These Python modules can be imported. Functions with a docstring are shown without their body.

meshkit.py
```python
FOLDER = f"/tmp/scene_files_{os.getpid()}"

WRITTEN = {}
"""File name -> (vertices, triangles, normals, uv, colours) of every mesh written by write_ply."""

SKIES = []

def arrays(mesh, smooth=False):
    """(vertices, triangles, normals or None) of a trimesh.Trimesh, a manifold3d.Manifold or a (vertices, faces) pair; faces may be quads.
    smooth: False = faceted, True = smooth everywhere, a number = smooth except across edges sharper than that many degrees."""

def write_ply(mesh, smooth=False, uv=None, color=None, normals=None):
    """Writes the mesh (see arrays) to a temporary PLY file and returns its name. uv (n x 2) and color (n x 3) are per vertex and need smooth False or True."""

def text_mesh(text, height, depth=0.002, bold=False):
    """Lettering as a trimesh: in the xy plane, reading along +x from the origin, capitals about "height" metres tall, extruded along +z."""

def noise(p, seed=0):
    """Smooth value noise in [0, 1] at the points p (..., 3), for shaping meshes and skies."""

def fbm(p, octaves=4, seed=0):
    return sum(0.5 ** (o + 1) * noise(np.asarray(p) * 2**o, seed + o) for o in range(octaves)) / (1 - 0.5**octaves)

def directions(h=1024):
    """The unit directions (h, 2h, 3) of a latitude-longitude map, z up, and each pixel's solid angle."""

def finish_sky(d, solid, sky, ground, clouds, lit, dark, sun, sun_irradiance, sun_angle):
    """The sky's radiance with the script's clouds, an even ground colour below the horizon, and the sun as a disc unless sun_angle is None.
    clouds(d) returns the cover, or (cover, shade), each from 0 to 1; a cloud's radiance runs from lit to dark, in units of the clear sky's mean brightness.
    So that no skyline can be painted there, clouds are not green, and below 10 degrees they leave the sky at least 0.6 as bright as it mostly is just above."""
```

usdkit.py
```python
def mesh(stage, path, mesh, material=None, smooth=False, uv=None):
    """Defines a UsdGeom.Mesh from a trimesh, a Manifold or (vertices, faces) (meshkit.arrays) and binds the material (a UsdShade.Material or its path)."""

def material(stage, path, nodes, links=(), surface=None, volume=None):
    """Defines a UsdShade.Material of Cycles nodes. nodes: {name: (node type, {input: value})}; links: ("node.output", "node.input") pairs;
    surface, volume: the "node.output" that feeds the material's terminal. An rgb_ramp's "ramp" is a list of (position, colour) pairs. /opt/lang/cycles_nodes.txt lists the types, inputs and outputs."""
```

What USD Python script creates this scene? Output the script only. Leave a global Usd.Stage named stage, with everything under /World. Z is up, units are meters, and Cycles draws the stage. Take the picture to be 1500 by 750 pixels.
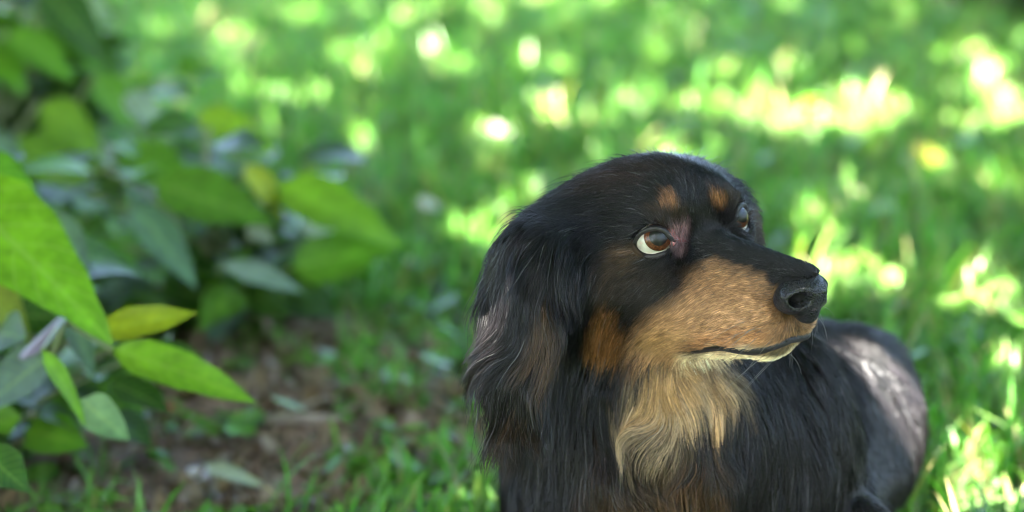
import math, random
import numpy as np
import trimesh
from scipy.spatial import cKDTree
import usdkit
from meshkit import fbm, noise
from pxr import Gf, Sdf, Usd, UsdGeom, UsdLux, UsdShade, Vt

stage = Usd.Stage.CreateInMemory()
UsdGeom.SetStageUpAxis(stage, UsdGeom.Tokens.z)
UsdGeom.SetStageMetersPerUnit(stage, 1.0)
UsdGeom.Xform.Define(stage, '/World')
UsdGeom.Scope.Define(stage, '/World/Looks')
rng = np.random.default_rng(7)

# ------------------------------------------------------------------ camera, sky, sun, exposure
EXPOSURE = 5.75
SKY_STRENGTH = .08
SUN_INTENSITY, SUN_ELEVATION, SUN_SIDE = 1.25, math.radians(62), (-.25, -.97)
PITCH, CAM_H, FPX = math.radians(13.0), .63, 3750.0
CAM = np.array([0, 0, CAM_H])
RIGHT, FWD, UP = np.array([1., 0, 0]), np.array([0, math.cos(PITCH), -math.sin(PITCH)]), np.array([0, math.sin(PITCH), math.cos(PITCH)])

def unit(v): return np.asarray(v, float) / np.linalg.norm(v)

camera = UsdGeom.Camera.Define(stage, '/World/camera')
camera.AddTranslateOp().Set(Gf.Vec3d(0, 0, CAM_H))
camera.AddRotateXOp().Set(90 - math.degrees(PITCH))
camera.CreateHorizontalApertureAttr(36.0)
camera.CreateVerticalApertureAttr(18.0)
camera.CreateFocalLengthAttr(90.0)
camera.CreateFStopAttr(4.3)
camera.CreateFocusDistanceAttr(1.478)
camera.CreateClippingRangeAttr(Gf.Vec2f(.05, 500))
camera.CreateExposureAttr(EXPOSURE)

_s = unit((*SUN_SIDE, 0)) * math.cos(SUN_ELEVATION)
SUN = np.array([_s[0], _s[1], math.sin(SUN_ELEVATION)])
sky = UsdLux.DomeLight.Define(stage, '/World/sky')
sky.GetPrim().SetCustomDataByKey('kind', 'structure')
sky_look = usdkit.material(stage, '/World/Looks/sky', {
    'sky': ('sky_texture', {'sky_type': 'single_scattering', 'sun_disc': False, 'sun_elevation': SUN_ELEVATION, 'sun_rotation': math.atan2(SUN[0], SUN[1]), 'air_density': .75, 'aerosol_density': 3.0, 'ozone_density': .85}),
    'bg': ('background_shader', {'strength': SKY_STRENGTH})}, [('sky.color', 'bg.color')], surface='bg.background')
UsdShade.MaterialBindingAPI.Apply(sky.GetPrim()).Bind(sky_look)
sun = UsdLux.DistantLight.Define(stage, '/World/sun')
sun.CreateNormalizeAttr(True)
sun.CreateIntensityAttr(SUN_INTENSITY)
sun.CreateAngleAttr(.5)
sun.CreateColorAttr(Gf.Vec3f(1, .95, .86))
_x = unit(np.cross((0, 1, 0), SUN)); _y = np.cross(SUN, _x)
sun.AddTransformOp().Set(Gf.Matrix4d(*_x, 0, *_y, 0, *SUN, 0, 0, 0, 8, 1))

# ------------------------------------------------------------------ helpers
def at(px, py, d):
    """The point that lies d metres ahead of the camera where a 1500 x 750 picture has the pixel (px, py)."""
    return CAM + d * (FWD + (px - 750) / FPX * RIGHT + (375 - py) / FPX * UP)
def px_of(p):
    q = np.asarray(p) - CAM; d = q @ FWD
    return np.stack([750 + FPX * (q @ RIGHT) / d, 375 - FPX * (q @ UP) / d, d], -1)
def relief(x, y):
    p = np.stack([np.asarray(x, float), np.asarray(y, float), np.zeros_like(x, float)], -1)
    return .035 * (fbm(p * 1.3, 2, 3) - .5) + .022 * (fbm(p * 9, 3, 5) - .5)
def on_ground(px, py):
    d = FWD + (px - 750) / FPX * RIGHT + (375 - py) / FPX * UP
    z = 0.0
    for _ in range(4):
        p = CAM + d * ((z - CAM_H) / d[2]); z = float(relief(p[0], p[1]))
    return np.array([p[0], p[1], z])

USED = {}
def path_for(name, parent=None):
    base = f"{parent.GetPath() if parent else '/World'}/{name}"
    n = USED.get(base, 0); USED[base] = n + 1
    return base if n == 0 else f'{base}_{n:03d}'
def tag(prim, label=None, category=None, group=None, kind=None):
    prim = prim.GetPrim() if hasattr(prim, 'GetPrim') else prim
    for k, v in (('label', label), ('category', category), ('group', group), ('kind', kind)):
        if v: prim.SetCustomDataByKey(k, v)
    return prim
def thing(name, label, category, loc=(0, 0, 0), group=None):
    x = UsdGeom.Xform.Define(stage, path_for(name))
    x.AddTranslateOp().Set(Gf.Vec3d(*map(float, loc)))
    return tag(x, label, category, group)
def origin(prim):
    t = prim.GetAttribute('xformOp:translate').Get() if prim and prim.HasAttribute('xformOp:translate') else None
    return np.zeros(3) if t is None else np.array(t)
def base_of(prim):
    o = np.zeros(3)
    while prim and str(prim.GetPath()) != '/World' and prim.GetName(): o = o + origin(prim); prim = prim.GetParent()
    return o
def obj(name, mesh, mat, parent=None, smooth=False, color=None, uv=None):
    """A mesh given in world coordinates, stored relative to its thing."""
    if not isinstance(mesh, tuple): mesh = (np.array(mesh.vertices), np.array(mesh.faces))
    v = np.asarray(mesh[0], float) - base_of(parent)
    m = usdkit.mesh(stage, path_for(name, parent), (v, mesh[1]), mat, smooth=smooth, uv=uv)
    if color is not None:
        UsdGeom.PrimvarsAPI(m).CreatePrimvar('displayColor', Sdf.ValueTypeNames.Color3fArray, 'vertex').Set(Vt.Vec3fArray.FromNumpy(np.asarray(color, np.float32)))
    return m.GetPrim()
def curves(name, pts, widths, mat, parent, color=None):
    """pts (n, k, 3) world points of n strands; widths (n, k)."""
    c = UsdGeom.BasisCurves.Define(stage, path_for(name, parent))
    n, k = pts.shape[:2]
    c.CreateTypeAttr('linear')
    c.CreatePointsAttr(Vt.Vec3fArray.FromNumpy((pts - base_of(parent)).reshape(-1, 3).astype(np.float32)))
    c.CreateCurveVertexCountsAttr(Vt.IntArray.FromNumpy(np.full(n, k, np.int32)))
    c.CreateWidthsAttr(Vt.FloatArray.FromNumpy(widths.ravel().astype(np.float32)))
    c.SetWidthsInterpolation('vertex')
    if color is not None:
        UsdGeom.PrimvarsAPI(c).CreatePrimvar('displayColor', Sdf.ValueTypeNames.Color3fArray, 'uniform').Set(Vt.Vec3fArray.FromNumpy(np.asarray(color, np.float32)))
    UsdShade.MaterialBindingAPI.Apply(c.GetPrim()).Bind(mat)
    return c.GetPrim()
def quats(R):
    """(n, 3, 3) rotations (columns = axes) as half-float quaternions for an instancer."""
    t = np.einsum('nii->n', R)
    w = np.sqrt(np.maximum(0, 1 + t)) / 2
    x = np.sqrt(np.maximum(0, 1 + R[:, 0, 0] - R[:, 1, 1] - R[:, 2, 2])) / 2 * np.sign(R[:, 2, 1] - R[:, 1, 2] + 1e-12)
    y = np.sqrt(np.maximum(0, 1 - R[:, 0, 0] + R[:, 1, 1] - R[:, 2, 2])) / 2 * np.sign(R[:, 0, 2] - R[:, 2, 0] + 1e-12)
    z = np.sqrt(np.maximum(0, 1 - R[:, 0, 0] - R[:, 1, 1] + R[:, 2, 2])) / 2 * np.sign(R[:, 1, 0] - R[:, 0, 1] + 1e-12)
    return [Gf.Quath(float(a), float(b), float(c), float(d)) for a, b, c, d in zip(w, x, y, z)]
def scatter(name, protos, pos, R, scale, which, parent=None):
    """A PointInstancer whose prototypes are meshes (vertices, faces, material, colours)."""
    pi = UsdGeom.PointInstancer.Define(stage, path_for(name, parent))
    for k, (v, f, mat, col) in enumerate(protos):
        m = usdkit.mesh(stage, f'{pi.GetPath()}/prototypes/{name}_{k:03d}' if k else f'{pi.GetPath()}/prototypes/{name}', (v, f), mat, smooth=True)
        if col is not None:
            UsdGeom.PrimvarsAPI(m).CreatePrimvar('displayColor', Sdf.ValueTypeNames.Color3fArray, 'vertex').Set(Vt.Vec3fArray.FromNumpy(np.asarray(col, np.float32)))
        pi.GetPrototypesRel().AddTarget(m.GetPath())
    pi.CreatePositionsAttr(Vt.Vec3fArray.FromNumpy((pos - base_of(parent)).astype(np.float32)))
    pi.CreateOrientationsAttr(quats(R))
    pi.CreateScalesAttr(Vt.Vec3fArray.FromNumpy(np.repeat(np.asarray(scale, np.float32)[:, None], 3, 1)))
    pi.CreateProtoIndicesAttr(Vt.IntArray.FromNumpy(np.asarray(which, np.int32)))
    return pi.GetPrim()
def yaw_frames(a, tilt=None, tilt_to=None):
    c, s = np.cos(a), np.sin(a)
    R = np.zeros((len(a), 3, 3)); R[:, 0, 0] = c; R[:, 1, 0] = s; R[:, 0, 1] = -s; R[:, 1, 1] = c; R[:, 2, 2] = 1
    if tilt is not None:
        ct, st = np.cos(tilt), np.sin(tilt)
        T = np.zeros_like(R); T[:, 1, 1] = 1; T[:, 0, 0] = ct; T[:, 2, 0] = -st; T[:, 0, 2] = st; T[:, 2, 2] = ct
        R = np.einsum('nij,njk->nik', R, T)
    return R
def tube(pts, radii, sides=8):
    pts = np.asarray(pts, float); radii = np.broadcast_to(radii, len(pts))
    t = np.gradient(pts, axis=0); t /= np.linalg.norm(t, axis=1, keepdims=True)
    a = np.cross(t, (.3, .2, 1.)); a /= np.maximum(np.linalg.norm(a, axis=1, keepdims=True), 1e-9); b = np.cross(t, a)
    ang = np.arange(sides) / sides * 2 * math.pi
    v = pts[:, None] + radii[:, None, None] * (np.cos(ang)[None, :, None] * a[:, None] + np.sin(ang)[None, :, None] * b[:, None])
    i, j = np.meshgrid(np.arange(len(pts) - 1), np.arange(sides), indexing='ij')
    q = np.stack([i * sides + j, i * sides + (j + 1) % sides, (i + 1) * sides + (j + 1) % sides, (i + 1) * sides + j], -1).reshape(-1, 4)
    n = len(pts) * sides
    v = np.vstack([v.reshape(-1, 3), pts[:1], pts[-1:]])
    caps = [(n, (k + 1) % sides, k) for k in range(sides)] + [(n + 1, n - sides + k, n - sides + (k + 1) % sides) for k in range(sides)]
    return v, np.vstack([q[:, [0, 1, 2]], q[:, [0, 2, 3]], caps])
def bezier(a, b, c, n):
    t = np.linspace(0, 1, n)[:, None]
    return (1 - t) ** 2 * np.asarray(a) + 2 * t * (1 - t) * np.asarray(b) + t * t * np.asarray(c)

# ------------------------------------------------------------------ materials
def look(name, nodes, links, surface): return usdkit.material(stage, '/World/Looks/' + name, nodes, links, surface=surface)
def plant_look(name, through=.45, gloss=.4, spec=.5, yellow=(.9, 1.25, .35), bump=0., scale=60., veins=False):
    """Leaf or blade: the colour of the mesh's own primvar, partly let through."""
    n = {'c': ('attribute', {'attribute': 'displayColor'}), 'tc': ('texture_coordinate', {}), 'n': ('noise_texture', {'scale': scale, 'detail': 3.0}),
         'r': ('map_range', {'from_min': .3, 'from_max': .7, 'to_min': .75, 'to_max': 1.2}), 'v': ('mix', {'mix_type': 'multiply', 'fac': 1.0}),
         'p': ('principled_bsdf', {'roughness': gloss, 'specular_ior_level': spec}), 'y': ('mix', {'mix_type': 'multiply', 'fac': 1.0, 'color2': yellow}),
         't': ('translucent_bsdf', {}), 'm': ('mix_closure', {'fac': through})}
    l = [('tc.object', 'n.vector'), ('n.fac', 'r.value'), ('c.color', 'v.color1'), ('r.result', 'v.color2'), ('v.color', 'p.base_color'), ('v.color', 'y.color1'), ('y.color', 't.color'),
         ('p.BSDF', 'm.closure1'), ('t.BSDF', 'm.closure2')]
    if bump:
        n['b'] = ('bump', {'strength': bump, 'distance': .003}); l += [('n.fac', 'b.height'), ('b.normal', 'p.normal')]
    if veins:   # midrib and side veins from the leaf's own coordinates: across in x, along in y
        n |= {'uv': ('texture_coordinate', {}), 'xyz': ('separate_xyz', {}), 'q': ('math', {'math_type': 'absolute'}), 'k': ('math', {'math_type': 'multiply_add', 'value2': 9.0}), 'kq': ('math', {'math_type': 'multiply', 'value2': -1.7}),
              'fr': ('math', {'math_type': 'pingpong', 'value2': .5}), 's': ('map_range', {'from_min': .0, 'from_max': .09, 'to_min': 1., 'to_max': 0., 'clamp': True}), 'mr': ('map_range', {'from_min': .03, 'from_max': .09, 'to_min': 1., 'to_max': 0., 'clamp': True}),
              'mx': ('math', {'math_type': 'maximum'}), 'am': ('math', {'math_type': 'multiply', 'value2': .32}), 'vm': ('mix', {'mix_type': 'mix', 'color2': (.20, .27, .07)})}
        l = [x for x in l if x not in (('v.color', 'p.base_color'), ('v.color', 'y.color1'))]
        l += [('uv.UV', 'xyz.vector'), ('xyz.x', 'q.value1'), ('xyz.y', 'k.value1'), ('q.value', 'kq.value1'), ('kq.value', 'k.value3'), ('k.value', 'fr.value1'), ('fr.value', 's.value'), ('q.value', 'mr.value'), ('s.result', 'mx.value1'), ('mr.result', 'mx.value2'),
              ('mx.value', 'am.value1'), ('am.value', 'vm.fac'), ('v.color', 'vm.color1'), ('vm.color', 'p.base_color'), ('vm.color', 'y.color1')]
    return look(name, n, l, 'm.closure')
GRASS = plant_look('grass_blade', .5, .36, .28)
LEAF = plant_look('leaf', .5, .42, .24, (.95, 1.25, .3), .35, 90., veins=True)
CROWN = plant_look('crown_leaf', .35, .4, .4)
DRY = plant_look('dry_leaf', .25, .6, .3, (1, .9, .7), .4, 120.)
SOIL = look('soil', {
    'g': ('geometry', {}), 'b': ('noise_texture', {'scale': 90.0, 'detail': 5.0, 'roughness': .7}), 'c': ('attribute', {'attribute': 'displayColor'}),
    'r2': ('rgb_ramp', {'ramp': [(.3, (.45, .42, .4)), (.55, (1, 1, 1)), (.72, (2.2, 2.0, 1.8))]}),
    'm': ('mix', {'mix_type': 'multiply', 'fac': 1.0}), 'bm': ('bump', {'strength': .9, 'distance': .012}), 'p': ('principled_bsdf', {'roughness': .85, 'specular_ior_level': .25})},
    [('g.position', 'b.vector'), ('b.fac', 'r2.fac'), ('c.color', 'm.color1'), ('r2.color', 'm.color2'), ('m.color', 'p.base_color'), ('b.fac', 'bm.height'), ('bm.normal', 'p.normal')], 'p.BSDF')
BARK = look('bark', {
    'tc': ('texture_coordinate', {}), 'mp': ('mapping', {'scale': (9, 9, 1.6)}), 'n': ('noise_texture', {'scale': 3.0, 'detail': 6.0}),
    'r': ('rgb_ramp', {'ramp': [(.3, (.05, .04, .032)), (.6, (.17, .14, .115)), (.8, (.26, .23, .2))]}), 'b': ('bump', {'strength': .8, 'distance': .02}), 'p': ('principled_bsdf', {'roughness': .85})},
    [('tc.object', 'mp.vector'), ('mp.vector', 'n.vector'), ('n.fac', 'r.fac'), ('r.color', 'p.base_color'), ('n.fac', 'b.height'), ('b.normal', 'p.normal')], 'p.BSDF')
STEM = look('stem', {'tc': ('texture_coordinate', {}), 'n': ('noise_texture', {'scale': 40.0}), 'r': ('rgb_ramp', {'ramp': [(.35, (.045, .032, .045)), (.65, (.09, .075, .11))]}), 'p': ('principled_bsdf', {'roughness': .5})},
            [('tc.object', 'n.vector'), ('n.fac', 'r.fac'), ('r.color', 'p.base_color')], 'p.BSDF')
GREEN_STEM = look('green_stem', {'tc': ('texture_coordinate', {}), 'n': ('noise_texture', {'scale': 30.0}), 'r': ('rgb_ramp', {'ramp': [(.35, (.05, .08, .02)), (.65, (.10, .11, .04))]}), 'p': ('principled_bsdf', {'roughness': .5})},
                  [('tc.object', 'n.vector'), ('n.fac', 'r.fac'), ('r.color', 'p.base_color')], 'p.BSDF')
PETAL = plant_look('petal', .4, .5, .4, (1.1, .8, .8), .3, 80.)
STONE = look('stone', {'tc': ('texture_coordinate', {}), 'n': ('noise_texture', {'scale': 70.0, 'detail': 5.0}), 'r': ('rgb_ramp', {'ramp': [(.3, (.25, .21, .22)), (.7, (.48, .43, .44))]}), 'b': ('bump', {'strength': .5, 'distance': .004}), 'p': ('principled_bsdf', {'roughness': .8})},
             [('tc.object', 'n.vector'), ('n.fac', 'r.fac'), ('r.color', 'p.base_color'), ('n.fac', 'b.height'), ('b.normal', 'p.normal')], 'p.BSDF')
DRIED = look('dried_wood', {'tc': ('texture_coordinate', {}), 'mp': ('mapping', {'scale': (20, 200, 200)}), 'n': ('noise_texture', {'scale': 2.0, 'detail': 5.0}), 'r': ('rgb_ramp', {'ramp': [(.3, (.10, .075, .055)), (.7, (.26, .21, .165))]}), 'p': ('principled_bsdf', {'roughness': .8})},
             [('tc.object', 'mp.vector'), ('mp.vector', 'n.vector'), ('n.fac', 'r.fac'), ('r.color', 'p.base_color')], 'p.BSDF')
FUR = look('fur', {'a': ('attribute', {'attribute': 'displayColor'}), 'p': ('principled_bsdf', {'roughness': .32, 'specular_ior_level': .17})}, [('a.color', 'p.base_color')], 'p.BSDF')
GLOSSY_FUR = look('glossy_fur', {'a': ('attribute', {'attribute': 'displayColor'}), 'p': ('principled_bsdf', {'roughness': .3, 'specular_ior_level': .42})}, [('a.color', 'p.base_color')], 'p.BSDF')
SKIN = look('skin', {'a': ('attribute', {'attribute': 'displayColor'}), 'tc': ('texture_coordinate', {}), 'n': ('noise_texture', {'scale': 500.0, 'detail': 3.0}), 'b': ('bump', {'strength': .4, 'distance': .001}), 'p': ('principled_bsdf', {'roughness': .8, 'specular_ior_level': .08})},
            [('a.color', 'p.base_color'), ('tc.object', 'n.vector'), ('n.fac', 'b.height'), ('b.normal', 'p.normal')], 'p.BSDF')
NOSE_SKIN = look('nose_leather', {
    'tc': ('texture_coordinate', {}), 'v': ('voronoi_texture', {'scale': 620.0, 'feature': 'distance_to_edge'}), 'n': ('noise_texture', {'scale': 160.0, 'detail': 4.0}),
    'r': ('rgb_ramp', {'ramp': [(.35, (.003, .003, .0035)), (.62, (.006, .005, .006)), (.78, (.03, .02, .02))]}), 'w': ('map_range', {'from_min': 0., 'from_max': .25}), 'b': ('bump', {'strength': .7, 'distance': .0007}),
    'p': ('principled_bsdf', {'roughness': .4, 'specular_ior_level': .14, 'coat_weight': .18, 'coat_roughness': .1})},
    [('tc.object', 'v.vector'), ('tc.object', 'n.vector'), ('n.fac', 'r.fac'), ('r.color', 'p.base_color'), ('v.distance', 'w.value'), ('w.result', 'b.height'), ('b.normal', 'p.normal')], 'p.BSDF')
LID = look('eyelid_skin', {'tc': ('texture_coordinate', {}), 'n': ('noise_texture', {'scale': 700.0, 'detail': 3.0}), 'r': ('rgb_ramp', {'ramp': [(.35, (.006, .005, .005)), (.7, (.016, .012, .012))]}), 'b': ('bump', {'strength': .4, 'distance': .0006}), 'p': ('principled_bsdf', {'roughness': .5, 'specular_ior_level': .2})},
           [('tc.object', 'n.vector'), ('n.fac', 'r.fac'), ('r.color', 'p.base_color'), ('n.fac', 'b.height'), ('b.normal', 'p.normal')], 'p.BSDF')
PINK_MAT = look('inner_eye_flesh', {'tc': ('texture_coordinate', {}), 'n': ('noise_texture', {'scale': 420.0, 'detail': 3.0}), 'r': ('rgb_ramp', {'ramp': [(.35, (.20, .045, .045)), (.6, (.34, .13, .13)), (.75, (.42, .24, .24))]}), 'b': ('bump', {'strength': .8, 'distance': .001}), 'p': ('principled_bsdf', {'roughness': .14, 'specular_ior_level': .6, 'subsurface_weight': .3, 'subsurface_scale': .002})},
            [('tc.object', 'n.vector'), ('n.fac', 'r.fac'), ('r.color', 'p.base_color'), ('n.fac', 'b.height'), ('b.normal', 'p.normal')], 'p.BSDF')
SCLERA = look('sclera', {'tc': ('texture_coordinate', {}), 'n': ('noise_texture', {'scale': 300.0, 'detail': 4.0}), 'r': ('rgb_ramp', {'ramp': [(.4, (.29, .27, .22)), (.62, (.25, .21, .165)), (.72, (.32, .2, .16))]}), 'p': ('principled_bsdf', {'roughness': .2, 'specular_ior_level': .25, 'coat_weight': .3, 'coat_roughness': .02})},
              [('tc.object', 'n.vector'), ('n.fac', 'r.fac'), ('r.color', 'p.base_color')], 'p.BSDF')
IRIS = look('iris', {'tc': ('texture_coordinate', {}), 'n': ('noise_texture', {'scale': 900.0, 'detail': 4.0}), 'r': ('rgb_ramp', {'ramp': [(.3, (.022, .009, .005)), (.6, (.080, .026, .011)), (.75, (.14, .055, .025))]}), 'p': ('principled_bsdf', {'roughness': .6, 'specular_ior_level': 0.})},
            [('tc.object', 'n.vector'), ('n.fac', 'r.fac'), ('r.color', 'p.base_color')], 'p.BSDF')
PUPIL = look('pupil', {'n': ('noise_texture', {'scale': 100.0}), 'r': ('rgb_ramp', {'ramp': [(0, (.004, .004, .005)), (1, (.009, .008, .009))]}), 'p': ('principled_bsdf', {'roughness': .6, 'specular_ior_level': 0.})}, [('n.fac', 'r.fac'), ('r.color', 'p.base_color')], 'p.BSDF')
CORNEA = look('cornea', {'f': ('fresnel', {'IOR': 1.3}), 't': ('transparent_bsdf', {}), 'g': ('glossy_bsdf', {'roughness': .01, 'color': (1, 1, 1)}), 'm': ('mix_closure', {})},
              [('f.fac', 'm.fac'), ('t.BSDF', 'm.closure1'), ('g.BSDF', 'm.closure2')], 'm.closure')
# ------------------------------------------------------------------ the ground, one sheet to the horizon
def ground_mesh():
    xs = np.concatenate([[-300, -120, -50, -20, -9], np.arange(-4, 4.01, .04), [9, 20, 50, 120, 300]])
    ys = np.concatenate([[-300, -120, -50, -20, -8, -3], np.arange(0, 8.01, .04), [10, 14, 22, 50, 120, 300]])
    X, Y = np.meshgrid(xs, ys, indexing='ij')
    Z = relief(X, Y)
    i, j = np.meshgrid(np.arange(len(xs) - 1), np.arange(len(ys) - 1), indexing='ij')
    a = (i * len(ys) + j).ravel(); q = np.stack([a, a + len(ys), a + len(ys) + 1, a + 1], 1)
    return np.stack([X, Y, Z], -1).reshape(-1, 3), np.vstack([q[:, [0, 1, 2]], q[:, [0, 2, 3]]])

# ------------------------------------------------------------------ lawn
def blade(L, w, lean, twist, yaw, base, segs=4):
    t = np.linspace(0, 1, segs + 1)
    out = lean * L * t ** 2; up = L * (t - .35 * lean * t ** 2)
    wid = w * np.sqrt(np.clip(1 - t ** 2.2, 0, 1)) * (.55 + .45 * np.minimum(1, t * 4)) + w * .03
    d = np.array([math.cos(yaw), math.sin(yaw)]); s = np.array([-d[1], d[0]])
    ca, sa = math.cos(twist), math.sin(twist)
    side = np.array([*(s * ca + d * sa * .6), 0.])
    c = np.stack([base[0] + d[0] * out, base[1] + d[1] * out, up], 1)
    fold = np.array([0, 0, .15])
    l = c - side * wid[:, None] / 2; r = c + side * wid[:, None] / 2; mid = c - fold * wid[:, None]
    v = np.stack([l, mid, r], 1).reshape(-1, 3)
    k = np.arange(segs)[:, None] * 3
    f = np.vstack([k + [0, 1, 4], k + [0, 4, 3], k + [1, 2, 5], k + [1, 5, 4]])
    return v, f
def grass_tuft(seed, n, height, width, spread, pale=0.):
    g = np.random.default_rng(seed); V, F, Cc, o = [], [], [], 0
    for k in range(n):
        a = g.uniform(0, 2 * math.pi)
        b = g.normal(0, spread, 2)
        v, f = blade(height * g.uniform(.5, 1.15), width * g.uniform(.65, 1.2), g.uniform(.08, .85), g.uniform(-.7, .7), a, b)
        c = np.array([.084, .200, .034]) * g.uniform(.75, 1.3)
        c = c * (1 + g.normal(0, .12, 3))
        if g.random() < .10 + pale: c = np.array([.22, .19, .085]) * g.uniform(.7, 1.2)
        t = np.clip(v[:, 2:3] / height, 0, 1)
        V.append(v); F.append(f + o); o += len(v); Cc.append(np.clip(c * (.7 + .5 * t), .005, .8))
    return np.vstack(V), np.vstack(F), GRASS, np.vstack(Cc)
def weed(seed, n, size):
    """A low rosette of small rounded leaves on short stalks."""
    g = np.random.default_rng(seed); V, F, Cc, o = [], [], [], 0
    for k in range(n):
        a = g.uniform(0, 2 * math.pi); rr = g.uniform(.2, 1) * size; h = g.uniform(.25, .8) * size
        s = size * g.uniform(.22, .42)
        ang = np.linspace(0, 2 * math.pi, 9)[:-1]
        tilt = unit([math.cos(a) * .5 + g.normal(0, .2), math.sin(a) * .5 + g.normal(0, .2), 1])
        e1 = unit(np.cross(tilt, (0, 1, .1))); e2 = np.cross(tilt, e1)
        c = np.array([math.cos(a) * rr, math.sin(a) * rr, h])
        v = np.vstack([c - tilt * s * .15, c + s * (np.cos(ang)[:, None] * e1 * 1.2 + np.sin(ang)[:, None] * e2 * .85)])
        f = np.array([(0, 1 + q, 1 + (q + 1) % 8) for q in range(8)])
        st = np.array([(0, 0, 0), (.0015, 0, 0), c - tilt * s * .15]); 
        V += [v, st]; F += [f + o, np.array([(0, 1, 2)]) + o + 9]; o += 12
        cc = np.array([.088, .175, .028]) * g.uniform(.7, 1.4) * (1 + g.normal(0, .1, 3))
        Cc += [np.tile(cc, (9, 1)), np.tile(cc * .7, (3, 1))]
    return np.vstack(V), np.vstack(F), GRASS, np.clip(np.vstack(Cc), .005, .8)

BARE = [(430, 640, .17, .20, 1.), (250, 700, .22, .12, .97), (560, 610, .07, .07, .5), (150, 640, .20, .25, .97), (350, 520, .14, .14, .75), (1290, 230, .1, .12, .3)]
def bare(x, y):
    b = np.zeros_like(x)
    p = np.stack([x, y, 0 * x], -1)
    wob = (fbm(p * 11, 3, 9) - .5) * 1.3
    for px, py, rx, ry, s in BARE:
        g = on_ground(px, py)
        d = np.sqrt(((x - g[0]) / rx) ** 2 + ((y - g[1]) / ry) ** 2) + wob
        b = np.maximum(b, s * np.clip((1.25 - d) / .5, 0, 1))
    return b
gv, gf = ground_mesh()
bb = bare(gv[:, 0], gv[:, 1])[:, None]; nn = fbm(gv * 7, 4, 21)[:, None]
soil = np.array([.08, .048, .033]) * (1 - nn) * 1.2 + np.array([.20, .118, .078]) * nn * 1.2
tag(obj('ground', (gv, gf), SOIL, smooth=True, color=soil * bb + np.array([.045, .085, .022]) * (.6 + .8 * nn) * (1 - bb)), kind='structure')
def lawn_points(n, seed, near=1.62, far=7.2):
    g = np.random.default_rng(seed)
    y = np.sqrt(g.uniform(near ** 2, far ** 2, n * 2)); x = g.uniform(-1, 1, n * 2) * (.30 * y + .30)
    p = np.stack([x, y, 0 * x], -1)
    keep = (g.random(n * 2) > bare(x, y)) & (g.random(n * 2) < .45 + .9 * fbm(p * 4, 3, 17))
    x, y = x[keep][:n], y[keep][:n]
    # not inside the dog
    ok = ~((((x - .12) / .12) ** 2 + ((y - 1.72) / .26) ** 2) < 1)
    return x[ok], y[ok], g
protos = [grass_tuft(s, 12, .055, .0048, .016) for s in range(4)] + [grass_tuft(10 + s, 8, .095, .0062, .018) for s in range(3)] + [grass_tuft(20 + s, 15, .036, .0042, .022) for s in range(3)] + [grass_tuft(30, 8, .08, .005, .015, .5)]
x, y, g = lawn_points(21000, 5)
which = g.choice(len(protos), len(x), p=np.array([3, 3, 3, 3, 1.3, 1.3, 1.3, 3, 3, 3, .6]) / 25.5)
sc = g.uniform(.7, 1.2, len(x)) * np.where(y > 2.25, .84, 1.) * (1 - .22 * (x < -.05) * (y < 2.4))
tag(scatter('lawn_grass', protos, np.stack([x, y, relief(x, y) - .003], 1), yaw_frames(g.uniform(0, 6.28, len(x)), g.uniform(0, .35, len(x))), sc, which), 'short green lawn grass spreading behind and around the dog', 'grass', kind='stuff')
protos = [weed(s, 9, .032) for s in range(3)] + [weed(5 + s, 6, .045) for s in range(2)]
x, y, g = lawn_points(2200, 6)
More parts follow.
